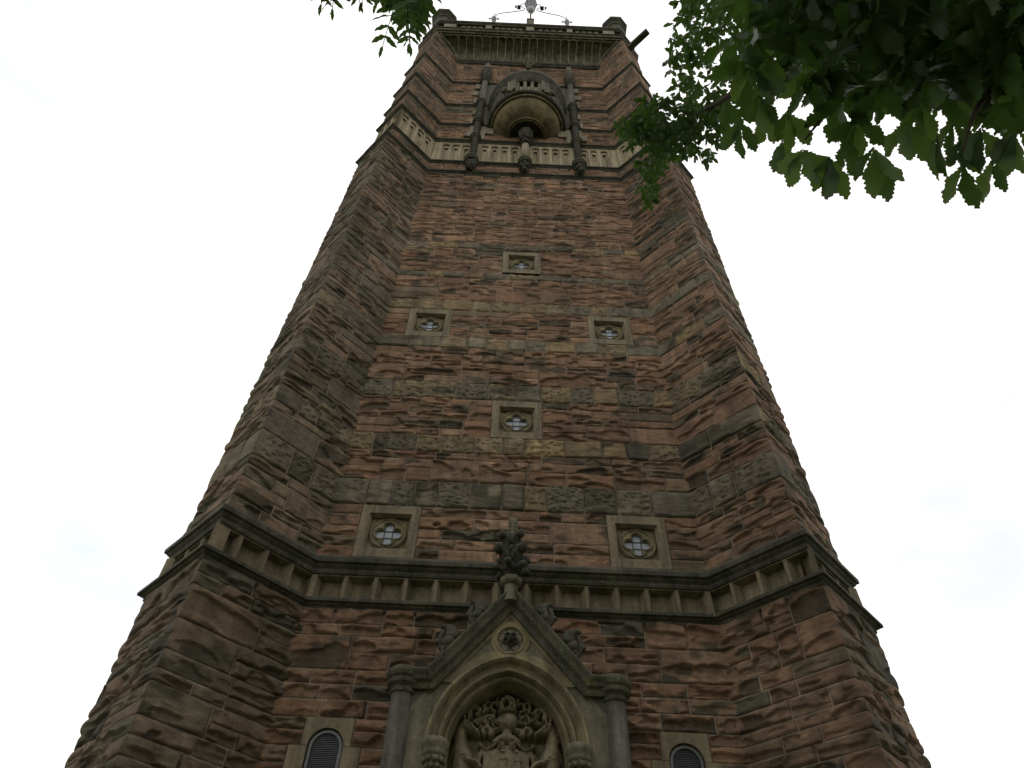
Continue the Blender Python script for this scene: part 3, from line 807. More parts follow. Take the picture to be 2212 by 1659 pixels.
# shield with scrolled head
def shx(U, Z, h):
    top = 4.245+.055*np.exp(-(U/.10)**2)-.02*np.abs(U)
    h2 = np.where((np.abs(U) < .20) & (Z < top), .135, -.03)
    return np.maximum(h, h2)
scr = []
for sg in (-1, 1):
    sp = [(sg*(.055+.034*(1-q*.9)*math.cos(2.2+q*9.5)), 4.288+.034*(1-q*.9)*math.sin(2.2+q*9.5), .010, .19) for q in np.linspace(0, 1, 14)]
    scr.append(sp); scr.append([(sg*.03, 4.30, .012, .19), (sg*.075, 4.325, .012, .19), (sg*.12, 4.285, .013, .18), (sg*.17, 4.25, .013, .18), (sg*.215, 4.265, .014, .19), (sg*.235, 4.29, .02, .2)])
    scr.append([(sg*.21, 4.24, .03, .15), (sg*.245, 4.18, .03, .15), (sg*.235, 4.08, .018, .15), (sg*.22, 3.9, .018, .15)])
    scr.append([(sg*.24, 4.21, .012, .19), (sg*.27, 4.17, .014, .19), (sg*.275, 4.11, .012, .18), (sg*.25, 4.06, .01, .18)])
carv('shield', scr, -.32, .32, 3.75, 4.36, extra=shx, nu=170)
mb = MB()
for cx, zt in ((-.015, 4.215), (.105, 4.20)):
    lathe(mb, (cx, -.045), [(.028, 3.7), (.028, zt-.045), (.036, zt-.04), (.036, zt-.03), (.03, zt-.026), (.024, zt-.008), (.008, zt)], 14)
box(mb, FRONT, -.09, .14, 3.7, 4.11, .03, .062); box(mb, FRONT, -.055, -.035, 3.7, 4.16, .03, .068)
for k in range(6): box(mb, FRONT, -.09+k*.04, -.07+k*.04, 4.11, 4.13, .03, .062)
tube(mb, [(-.012, -.06, 4.21), (-.012, -.06, 4.275)], .004, 6); box(mb, FRONT, -.05, -.014, 4.24, 4.268, .045, .066); box(mb, FRONT, .07, .10, 4.235, 4.262, .045, .064)
mb.build('castle_charge', M_arms, arms)
# helmet, wreath and crest
helm = [[(0, 4.37, .052, .17), (0, 4.42, .050, .17), (0, 4.46, .055, .19)], [(-.02, 4.50, .082, .25), (.02, 4.505, .084, .25)], [(-.075, 4.485, .03, .24), (-.02, 4.47, .035, .25)],
        [(-.10, 4.335, .03, .15), (-.06, 4.36, .035, .17), (0, 4.375, .04, .18), (.06, 4.36, .035, .17), (.10, 4.335, .03, .15)]]
def helmx(U, Z, h):
    slot = ((np.abs(U+.055) < .004) | (np.abs(U+.04) < .004) | (np.abs(U+.025) < .004)) & (Z > 4.515) & (Z < 4.545)
    v = ((Z > 4.325) & (Z < 4.352) & (np.abs(U) < .006))
    return np.where(slot | v, h-.03, h)
carv('helmet', helm, -.14, .14, 4.28, 4.60, extra=helmx, nu=110)
cr = [[(-.07, 4.578, .02, .25), (0, 4.592, .022, .27), (.07, 4.578, .02, .25)]]
for k in range(7):
    x = -.066+k*.022; cr.append([(x-.006, 4.572, .009, .28), (x+.008, 4.60, .009, .29)])
cr += [[(-.045, 4.60, .026, .24), (-.062, 4.645, .028, .23), (-.045, 4.69, .026, .23), (-.005, 4.70, .022, .24), (.02, 4.675, .016, .25)],
       [(.05, 4.60, .024, .24), (.062, 4.64, .024, .22), (.05, 4.685, .024, .22), (.015, 4.715, .022, .22), (-.02, 4.72, .016, .22)],
       [(.015, 4.61, .016, .25), (.03, 4.645, .022, .26), (.02, 4.66, .014, .26)], [(-.085, 4.655, .012, .2), (-.105, 4.69, .014, .18), (-.09, 4.72, .010, .17)], [(.085, 4.65, .012, .2), (.10, 4.69, .014, .18), (.085, 4.715, .010, .17)]]
carv('crest', cr, -.11, .11, 4.53, 4.79, nu=100)
# mantling: curling acanthus on both sides
mant = []
for sg in (-1, 1):
    def S(pts, sg=sg): return [(sg*x, z, r, h) for x, z, r, h in pts]
    def curl(cx, cz, r, a0, a1, w0, w1, h0, n=12): return S([(cx+r*(1-.65*q)*math.cos(a0+(a1-a0)*q), cz+r*(1-.65*q)*math.sin(a0+(a1-a0)*q), (w0+(w1-w0)*q)*(1+.22*math.sin(q*24)), h0) for q in np.linspace(0, 1, 26)])
    mant += [curl(.29, 4.575, .062, -.6, 4.6, .032, .020, .19), curl(.17, 4.50, .05, 2.6, -2.0, .026, .014, .20), curl(.19, 4.40, .05, 3.4, -1.6, .028, .016, .20),
             curl(.115, 4.64, .05, -1.6, 3.0, .020, .012, .17), curl(.175, 4.66, .045, -2.0, 2.6, .018, .012, .15), curl(.235, 4.60, .035, 3, 7, .02, .012, .19)]
    for k in range(16):
        a = random.uniform(0, 6.28); x, z = random.uniform(.10, .29), random.uniform(4.40, 4.62)
        mant.append(S([(x, z, .018, .17), (x+.03*math.cos(a), z+.03*math.sin(a), .009, .21)]))
    mant += [S([(.08, 4.50, .03, .15), (.16, 4.53, .035, .14), (.24, 4.52, .04, .13), (.30, 4.50, .035, .12)]), S([(.08, 4.44, .03, .14), (.2, 4.42, .04, .13), (.27, 4.40, .03, .12)])]
carv('mantling', mant, -.40, .40, 4.28, 4.76, nu=260)
# two unicorn supporters
for sg, nm in ((-1, 'L'), (1, 'R')):
    def S(pts, sg=sg): return [(sg*x, z, r, h) for x, z, r, h in pts]
    uni = [S([(.375, 4.452, .046, .29), (.335, 4.428, .040, .31), (.295, 4.398, .029, .30), (.262, 4.376, .025, .29)]), S([(.372, 4.425, .036, .285), (.32, 4.392, .026, .285)]),
           S([(.385, 4.475, .014, .31), (.382, 4.512, .007, .30)]), S([(.352, 4.472, .012, .33), (.345, 4.50, .006, .32)]),
           S([(.392, 4.44, .046, .25), (.408, 4.36, .058, .23), (.402, 4.27, .066, .23), (.375, 4.17, .088, .26), (.385, 4.05, .095, .24), (.40, 3.85, .09, .2)]),
           S([(.33, 4.14, .042, .30), (.26, 4.12, .031, .31), (.215, 4.078, .023, .31), (.24, 4.068, .018, .30)]),
           S([(.35, 4.04, .035, .26), (.27, 3.97, .028, .27), (.22, 3.90, .02, .26)])]
    for k in range(12):    # mane locks
        z = 4.475-k*.028; x = .440+.018*math.sin(k*.8)-.01*(k > 8); uni.append(S([(x-.012, z, .014, .22), (x+.02, z-.012, .010, .20), (x+.028, z-.03, .007, .17)]))
    for k in range(4): uni.append(S([(.40-.018*k, 4.17-.02*k, .010, .27), (.36-.01*k, 4.185-.028*k, .008, .28)]))
    def eye(U, Z, h, sg=sg):
        e = np.hypot((U-sg*.345)/1.3, Z-4.445); return h+np.where(e < .009, .012, 0)-np.where((e > .009) & (e < .015), .014, 0)-.008*(np.hypot(U-sg*.262, Z-4.384) < .007)
    carv('unicorn_supporter', uni, (-.49 if sg < 0 else .18), (-.18 if sg < 0 else .49), 3.72, 4.54, extra=eye, nu=110)

# ------------------------------------------------------------ balcony and shafts near the top
mb = MB()      # flush ashlar between the shafts, stepped quoins
box(mb, FRONT, -1.318, 1.318, 19.10, 20.38, -.03, .02); box(mb, FRONT, -1.298, 1.298, 20.50, 22.18, -.03, .02); box(mb, FRONT, -.978, .978, 18.865, 18.975, -.03, .02)
for sg in (-1, 1):
    for (a, b, z0, z1) in ((1.32, 1.42, 19.15, 19.45), (1.32, 1.37, 19.75, 20.05), (1.30, 1.40, 20.6, 20.95), (1.30, 1.47, 21.2, 21.5), (1.30, 1.42, 21.75, 22.1), (1.25, 1.46, 18.3, 18.62), (1.25, 1.36, 18.62, 18.95), (.78, .98, 18.5, 18.86), (.98, 1.10, 18.15, 18.95)):
        box(mb, FRONT, *sorted((sg*a, sg*b)), z0, z1, -.03, .058)
mb.build('ashlar_face', M_ash2, tower)
mb = MB(); box(mb, FRONT, -1.10, -.86, 19.14, 20.37, 0, .032); box(mb, FRONT, .86, 1.10, 19.14, 20.37, 0, .032); box(mb, FRONT, -1.10, -.8, 20.53, 22.15, 0, .032); box(mb, FRONT, .8, 1.10, 20.53, 22.15, 0, .032)
box(mb, FRONT, -1.10, -.9, 18.14, 18.96, 0, .034) if False else None
mb.build('ashlar_face', M_shf, tower)
def head_corbel(x, name='carved_corbel'):
    mb = MB(); c = (x, -.10)
    lathe(mb, c, [(.085, 16.98), (.10, 16.97), (.112, 16.94), (.10, 16.90), (.118, 16.86), (.135, 16.83), (.125, 16.80)], 16)
    lathe(mb, c, [(.14, 16.82), (.17, 16.80), (.175, 16.75), (.15, 16.72), (.13, 16.68)], 8, math.pi/8, math.pi/8+2*math.pi)
    o = mb.build(name, M_str, tower)
    mb = MB(); rr = np.random.RandomState(int(abs(x)*100)+3)
    blob(mb, (x, -.10, 16.47), .115, 14, 10, (1, 1.0, 1.75), .10, 4)
    for k in range(26):
        t = rr.uniform(-math.pi, 0); zz = rr.uniform(16.28, 16.68); r_ = .115*math.sqrt(max(.1, 1-((zz-16.47)/.23)**2))
        blob(mb, (x+r_*math.cos(t), -.10+r_*math.sin(t), zz), rr.uniform(.02, .038), 7, 5, (1, 1, 1.2), .3, k)
    mb.build(name, M_carv, tower, True)
def shaft(x, top):
    head_corbel(x)
    mb = MB(); lathe(mb, (x, -.10), [(.083, 16.96), (.083, top)], 20); mb.build('shaft', M_shf, tower, True)
for x in (-1.185, 1.205):
    shaft(x, 22.3)
    mb = MB(); c = (x, -.10)
    for z in (18.05, 19.05, 20.45, 22.22): mb = MB(); lathe(mb, c, [(.083, z-.08), (.105, z-.07), (.112, z-.04), (.118, z-.02), (.14, z+.0), (.142, z+.03), (.115, z+.055), (.083, z+.08)], 20); mb.build('shaft_ring', M_str, tower)
    mb = MB()
    for k in range(9): z = 19.2+k*.13; lathe(mb, c, [(.083, z), (.097, z+.012), (.099, z+.05), (.083, z+.062)], 18)
    mb.build('ribbed_shaft', M_str, tower)
    mb = MB(); a0 = math.pi/8
    lathe(mb, c, [(.09, 22.48), (.125, 22.55), (.15, 22.6), (.15, 22.68), (.13, 22.72), (.165, 22.8), (.168, 22.92), (.14, 22.98), (.11, 23.05)], 8, a0, a0+2*math.pi)
    mb.build('pinnacle', M_str, tower)
    mb = MB(); lathe(mb, c, [(.09, 23.03), (.095, 23.5), (.085, 23.66), (.05, 23.76), (.01, 23.8)], 14)
    if x < 0:
        for k in range(8): blob(mb, (c[0]+.10*math.cos(k*.785), c[1]+.10*math.sin(k*.785), 23.25+.05*(k % 2)), .035, 7, 5, (1, 1, 2.2), .2, k)
    mb.build('pinnacle', M_ash, tower, True)
    mb = MB(); lathe(mb, c, [(.07, 22.3), (.07, 22.5)], 14); mb.build('shaft', M_buf, tower, True)
    sg = 1 if x > 0 else -1     # little hood running from shaft to balcony
balc = bpy.data.objects.new('balcony', None); C.objects.link(balc); balc.parent = tower; balc.empty_display_size = .5
head_corbel(0.0)
mb = MB(); lathe(mb, (0, -.10), [(.083, 16.96), (.083, 17.78)], 20); mb.build('shaft', M_buf, balc, True)
mb = MB(); a0 = math.pi/8; c = (0, -.13)
lathe(mb, c, [(.085, 17.74), (.11, 17.76), (.12, 17.79), (.10, 17.82)], 20)
lathe(mb, c, [(.09, 17.82), (.11, 17.95), (.15, 18.1)], 8, a0, a0+2*math.pi)
for k in range(10): t = k*.628; blob(mb, (c[0]+.125*math.cos(t), c[1]+.125*math.sin(t), 17.95+.05*(k % 2)), .034, 8, 6, (1, 1, 1.4), .3, k)
lathe(mb, c, [(.15, 18.08), (.175, 18.12), (.18, 18.18), (.165, 18.22), (.19, 18.28), (.195, 18.34), (.16, 18.38)], 8, a0, a0+2*math.pi)
mb.build('capital', M_str, balc)
# bowl
def half(prof, name, mat, n=48):
    mb = MB(); lathe(mb, (0.02, -.0), prof, n, -math.pi, 0); return mb.build(name, mat, balc, True)
half([(.12, 18.50), (.40, 18.50)], 'soffit', M_carv)
mb = MB()
for k in range(5):
    t = -math.pi*(.5+(k-2)*.2); q = (.02+.30*math.cos(t), .30*math.sin(t), 18.485)
    for m in range(5): blob(mb, (q[0]+.036*math.cos(m*1.257), q[1]+.036*math.sin(m*1.257), q[2]), .026, 7, 5, (1, 1, .7), .2, m)
    blob(mb, q, .02, 7, 5); mb.build('rosette', M_str, balc, True); mb = MB()
half([(.395, 18.52), (.40, 18.46), (.425, 18.43), (.445, 18.45), (.45, 18.48), (.462, 18.455), (.485, 18.45), (.495, 18.48), (.49, 18.52)], 'ring_moulding', M_gab)
half([(.488, 18.50), (.53, 18.515), (.60, 18.545), (.68, 18.60), (.75, 18.68), (.80, 18.76), (.83, 18.84), (.838, 18.88)], 'bowl', M_bowl)
half([(.838, 18.86), (.87, 18.845), (.895, 18.87), (.895, 18.90), (.885, 18.915)], 'ring_moulding', M_gab)
half([(.885, 18.91), (.915, 18.90), (.955, 18.92), (.975, 18.96), (.965, 19.02), (.93, 19.06), (.88, 19.10), (.7, 19.11), (.02, 19.11)], 'balcony_floor', M_str)
# parapet of the balcony: solid at the sides, balusters at the front
mb = MB()
for sg in (-1, 1):
    a, b = (-math.pi, -math.pi/2-.46) if sg < 0 else (-math.pi/2+.46, 0)
    lathe(mb, (.02, 0), [(.80, 19.1), (.93, 19.1), (.925, 19.8), (.80, 19.8), (.80, 19.1)], 20, a, b)
    for q in np.linspace(.18, .82, 5):
        t = a+(b-a)*q; tube(mb, [(.02+.93*math.cos(t), .93*math.sin(t), 19.12), (.02+.93*math.cos(t), .93*math.sin(t), 19.78)], .022, 6)
    mb.build('balcony_parapet', M_carv, balc); mb = MB()
mb = MB()
for t in (-math.pi/2-.43, -math.pi/2+.43):
    fr = Frame((.02+.93*math.cos(t)-.5*-math.sin(t), .93*math.sin(t)-.5*math.cos(t)), (.02+.93*math.cos(t)+.5*-math.sin(t), .93*math.sin(t)+.5*math.cos(t)))
    box(mb, fr, .42, .58, 19.08, 19.82, -.07, .06, .01); box(mb, fr, .40, .46, 19.1, 19.75, .0, .085, .01); box(mb, fr, .54, .60, 19.1, 19.75, 0, .085, .01)
    q = (.02+1.03*math.cos(t*1.0+(.17 if t > -1.5 else -.17)), 1.03*math.sin(t+(.17 if t > -1.5 else -.17)), 19.12)
    for k in range(7): blob(mb, (q[0]+random.uniform(-.05, .05), q[1]+random.uniform(-.04, .04), q[2]+random.uniform(-.06, .1)), .05, 8, 6, (1, 1, 1), .3, k)
    mb.build('balcony_pier', M_ash, balc); mb = MB()
for k in range(4):
    t = -math.pi/2+(k-1.5)*.20; mb = MB(); c = (.02+.89*math.cos(t), .89*math.sin(t))
    lathe(mb, c, [(.05, 19.10), (.052, 19.16), (.034, 19.2), (.058, 19.3), (.062, 19.38), (.045, 19.5), (.028, 19.58), (.045, 19.62), (.05, 19.7), (.03, 19.74), (.006, 19.80)], 12)
    mb.build('baluster', M_ash, balc, True)
half([(.84, 19.80), (.90, 19.79), (.93, 19.80), (.935, 19.83), (.915, 19.87), (.95, 19.90), (.96, 19.93), (.94, 19.98), (.975, 20.02), (.985, 20.06), (.965, 20.11), (.995, 20.15), (1.02, 20.20), (1.03, 20.28), (1.0, 20.33), (.93, 20.37), (.80, 20.38), (.80, 19.80)], 'coping', M_carv)
# keystone bracket above balcony
mb = MB(); box(mb, FRONT, -.13, .16, 23.55, 23.85, 0, .03)
mb.build('keystone', M_buf, tower)
mb = MB()
for k, (x, z, r) in enumerate([(.015, 23.85, .07), (.015, 23.7, .06), (-.09, 23.95, .055), (.12, 23.95, .055), (-.13, 24.08, .045), (.16, 24.08, .045), (.015, 24.02, .06), (-.05, 23.8, .04), (.08, 23.8, .04)]): blob(mb, (x, -.09, z), r, 9, 7, (1, 1, 1.1), .25, k)
mb.build('keystone_carving', M_ash, tower, True)

# ------------------------------------------------------------ cove, cornice, parapet
s9, t9 = .695, .53; HB = W+t9      # body half size, centre (0,HB)
def rot4(fn, name, mat, smooth=False):
    mb = MB(); fn(mb); o = mb.build(name, mat, tower, smooth)
    for k in (1, 2, 3):
        c = o.copy(); C.objects.link(c); c.parent = tower
        c.matrix_local = Matrix.Translation((0, HB, 0)) @ Matrix.Rotation(k*math.pi/2, 4, 'Z') @ Matrix.Translation((0, -HB, 0))
CP = [(.03, 24.14), (.05, 24.20), (.07, 24.26), (.10, 24.40), (.15, 24.56), (.23, 24.68), (.34, 24.77), (.46, 24.83), (.56, 24.865), (.62, 24.885)]
def cove_pt(u, q):
    """q in 0..1 up the curved cove surface starting above its base moulding"""
    k = 2+q*(len(CP)-3.001); i = int(k); f = k-i; a, b = CP[i], CP[i+1]; dd = a[0]+(b[0]-a[0])*f; z = a[1]+(b[1]-a[1])*f
    return (u, -dd, z)
def cove(mb):
    V = []; prof = CP
    for dd, z in prof: V += [(-W-dd+.02, -dd, z), (W+dd-.02, -dd, z)]
    mb.add(V, [(2*k, 2*k+1, 2*k+3, 2*k+2) for k in range(len(prof)-1)])
rot4(cove, 'corbel_cove', M_cove, True)
def ribs(mb):
    sp = .24; n = 9
    for k in range(-n, n+1):
        x = k*sp+.02
        lim = .88 if abs(x) < 2.0 else .88
        q0 = 0 if abs(x) < W-.03 else None
        pts = [cove_pt(x, q) for q in np.linspace(0, .80, 9)]
        pts = [(p[0], p[1]-.014, p[2]-.016) for p in pts if abs(p[0]) < W-p[1]-.04]
        if len(pts) > 2: tube(mb, pts, .019, 6)
        for sg in (-1, 1):
            a = [cove_pt(x+sg*sp/2*(1-math.cos(t)), .80+.17*math.sin(t)) for t in np.linspace(0, math.pi/2, 6)]
            tube(mb, [(p[0], p[1]-.010, p[2]-.014) for p in a if abs(p[0]) < W-p[1]], .014, 6) if abs(a[-1][0]) < W+.3 else None
    for sg in (-1, 1): tube(mb, [(sg*(W-p[1]-.04), p[1]-.01, p[2]) for p in [cove_pt(0, q) for q in np.linspace(0, 1, 8)]], .03, 6)
rot4(ribs, 'cove_rib', M_rib, True)
def basem(mb):
    V = []; prof = [(0.0, 24.06), (.05, 24.08), (.07, 24.12), (.05, 24.15), (.085, 24.18), (.10, 24.22), (.075, 24.26)]
    for dd, z in prof: V += [(-W-dd, -dd, z), (W+dd, -dd, z)]
    mb.add(V, [(2*k, 2*k+1, 2*k+3, 2*k+2) for k in range(len(prof)-1)])
rot4(basem, 'cove_moulding', M_str)
def octo(off):
    """parapet plan: square with chamfered corners set over the buttress ends"""
    a = W+s9; base = [(-a, -s9), (a, -s9), (a+t9, -s9+t9)]
    P = []
    for k in range(4):
        c, si = [(1, 0), (0, 1), (-1, 0), (0, -1)][k]
        for x, y in [(-a, -s9), (a, -s9)]:
            y2 = y-HB; P.append((c*x-si*y2, si*x+c*y2+HB))
    P = np.array(P); n = 8; Q = []
    for i in range(n):
        a_ = P[i]-P[i-1]; b = P[(i+1) % n]-P[i]; a_ /= np.linalg.norm(a_); b /= np.linalg.norm(b)
        na = np.array([a_[1], -a_[0]]); nb = np.array([b[1], -b[0]]); mm = na+nb; mm /= (mm@na); Q.append(P[i]+mm*off)
    return Q
def octsweep(prof, name, mat, cap=False):
    mb = MB(); V = []
    for off, z in prof: V += [(x, y, z) for x, y in octo(off)]
    F = [(k*8+i, k*8+(i+1) % 8, (k+1)*8+(i+1) % 8, (k+1)*8+i) for k in range(len(prof)-1) for i in range(8)]
    if cap: k = (len(prof)-1)*8; F.append(tuple(range(k, k+8)))
    mb.add(V, F); return mb.build(name, mat, tower)
octsweep([(-.16, 24.86), (-.10, 24.855), (-.085, 24.875), (-.075, 24.90), (-.03, 24.895), (-.02, 24.92), (-.01, 24.955), (.03, 24.955), (.04, 24.985), (.05, 25.03), (.02, 25.05)], 'cornice', M_cove)
octsweep([(.02, 25.045), (.065, 25.05), (.085, 25.08), (.08, 25.12), (.03, 25.16), (-.04, 25.17)], 'cornice', M_str)
octsweep([(-.09, 25.10), (-.09, 25.85)], 'parapet', M_str)
octsweep([(-.05, 25.80), (.0, 25.81), (.02, 25.85), (.0, 25.88), (.045, 25.92), (.06, 25.97), (.05, 26.03), (-.02, 26.08), (-.25, 26.08), (-.25, 24.9)], 'coping', M_str, True)
mb = MB(); fr = Frame((0, -s9), (1, -s9))
for x0, x1 in ((-2.16, -1.45), (-1.10, -.20), (.25, 1.08), (1.42, 2.2)):
    n = max(1, int(round((x1-x0)/.19))); 
    for k in range(n+1):
        x = x0+(x1-x0)*k/n; lathe(mb, (x, -s9+.055), [(.055, 25.16), (.06, 25.26), (.05, 25.36), (.02, 25.46), (.006, 25.52)], 8)
        if k < n: prism(mb, fr, [(x+.02, 25.80), (x+.05, 25.60), (x+.095, 25.52), (x+.14, 25.60), (x+.17, 25.80)], -.09, -.05)
    mb.build('parapet_tracery', M_ash, tower); mb = MB()

mb = MB()
for x0, x1 in ((-2.66, -2.28), (2.30, 2.66)): box(mb, fr, x0, x1, 25.15, 25.80, -.1, -.006, .01); mb.build('parapet_pier', M_ash2, tower); mb = MB()
for x0, x1 in ((-1.37, -1.17), (1.17, 1.35)): box(mb, fr, x0, x1, 25.15, 25.80, -.1, .0, .01); mb.build('parapet_pier', M_ash2, tower); mb = MB()
box(mb, fr, -.10, .15, 25.15, 25.80, -.1, .01, .01)
mb.build('parapet_pier', M_ash2, tower)
mb = MB(); box(mb, fr, -.075, .125, 26.05, 26.75, -.2, .03, .01); box(mb, fr, -.095, .145, 26.62, 26.70, -.22, .05, .01); mb.build('pedestal', M_ash, tower)
for sx in (-1, 1):
    for sy in (-1, 1):
        mb = MB(); cx = sx*2.80; cy = HB+sy*(HB+.42)
        o8 = math.pi/8
        lathe(mb, (cx, cy), [(.30, 26.0), (.30, 26.62), (.34, 26.66), (.34, 26.74), (.31, 26.78), (.36, 26.88), (.43, 26.96), (.44, 27.08), (.41, 27.14), (.2, 27.4), (.02, 27.5)], 8, o8, o8+2*math.pi)
        mb.build('corner_turret', M_str, tower)
# diagonal stone water spout on the right corner
mb = MB(); e = np.array([1, -1])/2**.5; r0 = np.array([W+s9+t9/2-.05, -s9+t9/2-.03]); fr = Frame(r0-e*.3, r0+e*1)
# frame along the diagonal: u outwards
spout_u = .74; hw = .085
V = []
for u, zz, hgt in ((0, 24.62, .20), (.2, 24.66, .17), (spout_u, 24.70, .155)):
    for dd in (-hw, hw):
        q = r0+e*u+np.array([1, 1])/2**.5*dd; V += [(q[0], q[1], zz), (q[0], q[1], zz+hgt)]
F = []
for k in (0, 4): F += [(k, k+4, k+5, k+1), (k+2, k+3, k+7, k+6), (k, k+2, k+6, k+4), (k+1, k+5, k+7, k+3)]
F += [(8, 10, 11, 9), (0, 1, 3, 2)]
mb.add(V, F); mb.build('water_spout', M_str, tower)

# ------------------------------------------------------------ lantern and ironwork above the parapet
YL = -.58
lan = thing('lantern', 'globe lantern on an iron pole with two scrolled stays, on the middle of the parapet', 'lantern', (.03, YL, 26.75))
def loc_build(mb, name, mat, par, smooth=False):
    o = par.location; mb.v = [(x-o[0], y-o[1], z-o[2]) for x, y, z in mb.v]; return mb.build(name, mat, par, smooth)
mb = MB(); lathe(mb, (.03, YL), [(.026, 26.75), (.026, 28.1), (.034, 28.12), (.036, 28.18), (.026, 28.22), (.02, 28.3)], 12); loc_build(mb, 'pole', M_iron, lan, True)
mb = MB(); lathe(mb, (.03, YL), [(.02, 28.28), (.07, 28.32), (.115, 28.42), (.14, 28.56), (.145, 28.72), (.14, 28.86)], 24); loc_build(mb, 'globe', M_globe, lan, True)
mb = MB(); lathe(mb, (.03, YL), [(.142, 28.60), (.158, 28.66), (.162, 28.8), (.155, 28.88), (.175, 28.95), (.178, 29.1), (.19, 29.2), (.205, 29.35), (.205, 29.6), (.18, 29.8), (.10, 30.0), (.03, 30.2)], 24)
for k in range(8): t = k*math.pi/4; tube(mb, [(.03+.17*math.cos(t), YL+.17*math.sin(t), 28.95), (.03+.215*math.cos(t), YL+.215*math.sin(t), 29.35), (.03+.19*math.cos(t), YL+.19*math.sin(t), 29.75)], .014, 6)
loc_build(mb, 'canopy', M_iron, lan, True)
SC = [(.185, 29.44), (.29, 29.36), (.345, 29.20), (.335, 29.02), (.28, 28.84), (.215, 28.70), (.22, 28.56), (.30, 28.42), (.54, 28.22), (.90, 27.98), (1.07, 27.82), (1.16, 27.55)]
def spline(P, n=60):
    P = np.array(P); t = np.arange(len(P)); out = []
    for q in np.linspace(0, len(P)-1.001, n):
        i = int(q); f = q-i; p0 = P[max(i-1, 0)]; p1 = P[i]; p2 = P[min(i+1, len(P)-1)]; p3 = P[min(i+2, len(P)-1)]
        out.append(.5*((2*p1)+(-p0+p2)*f+(2*p0-5*p1+4*p2-p3)*f*f+(-p0+3*p1-3*p2+p3)*f**3))
    return np.array(out)
for sg in (-1, 1):
    mb = MB(); P = spline(SC); tube(mb, [(.03+sg*(x), YL, z) for x, z in P], .014, 6); loc_build(mb, 'scroll_stay', M_iron, lan, True)
def flood(x, z, sg, y):
    f = thing('floodlight', 'x', 'floodlight', (x, y, z), 'small floodlights on the tower top')
    mb = MB(); t = np.linspace(0, 2*math.pi, 17)
    tube(mb, [(.075*math.cos(a)*1+sg*.05, .05*math.sin(a), .03+.055*math.sin(a)) for a in t], .01, 6, False); mb.build('bracket', M_iron, f, True)
    mb = MB(); fr2 = Frame((-.5, 0), (.5, 0)); box(mb, fr2, .5-.07, .5+.05, -.05, .09, -.06, .06, .012); box(mb, fr2, .5+sg*.12-.03, .5+sg*.12+.03, .03, .10, -.04, .04, .01); mb.build('lamp_housing', M_iron, f)
    return f
for sg in (-1, 1):
    x = .03+sg*1.2
    u = thing('iron_finial', ('left' if sg < 0 else 'right')+' iron urn finial with a spike standing on the parapet coping', 'finial', (x, YL, 26.05), 'iron urn finials on the parapet')
    mb = MB(); lathe(mb, (0, 0), [(.07, .0), (.05, .08), (.03, .2), (.045, .5), (.055, .55), (.03, .62), (.045, .7), (.085, .95), (.09, 1.1), (.06, 1.2), (.03, 1.3), (.016, 1.4), (.014, 1.6), (.02, 1.64), (.004, 2.0)], 12); mb.build('urn', M_iron, u, True)
    mb = MB()
    for s2 in (-1, 1): tube(mb, [(s2*.07, 0, 1.08), (s2*.13, 0, 1.10), (s2*.17, 0, 1.06)], [.008, .02, .008], 6); blob(mb, (s2*.14, 0, 1.08), .035, 8, 6, (1.2, .8, .7), .2, 2); mb.build('wing', M_iron, u, True); mb = MB()
    f = flood(x+sg*.13, 26.30, sg, YL); f['label'] = ('left' if sg < 0 else 'right')+' small floodlight low on the coping beside the urn finial'
    f2 = flood(.03+sg*.40, 28.86, sg, YL); f2['label'] = 'small floodlight clamped on the '+('left' if sg < 0 else 'right')+' scrolled stay by the globe lantern'

# ------------------------------------------------------------ ground
gm, Nn, Ll, b = nmat('grass_ground'); n = noise(Nn, Ll, 1.5, 8, .7); r = ramp(Nn, Ll, n.outputs['Fac'], .35, (.045, .06, .02), .65, (.07, .085, .03)); Ll.new(r.outputs[0], b.inputs['Base Color']); b.inputs['Roughness'].default_value = .95
g = make('ground', [(-900, -900, 0), (900, -900, 0), (900, 900, 0), (-900, 900, 0)], [(0, 1, 2, 3)], gm); g['kind'] = 'structure'
pm, Nn, Ll, b = nmat('path_gravel'); n = noise(Nn, Ll, 30, 8, .7); r = ramp(Nn, Ll, n.outputs['Fac'], .35, (.10, .085, .065), .65, (.16, .14, .11)); Ll.new(r.outputs[0], b.inputs['Base Color']); b.inputs['Roughness'].default_value = .95
P = [(0+6.6*math.cos(a), 2.7+6.6*math.sin(a), .004) for a in np.linspace(0, 2*math.pi, 48, endpoint=False)]
g = make('path', P, [tuple(range(48))], pm); g['kind'] = 'structure'

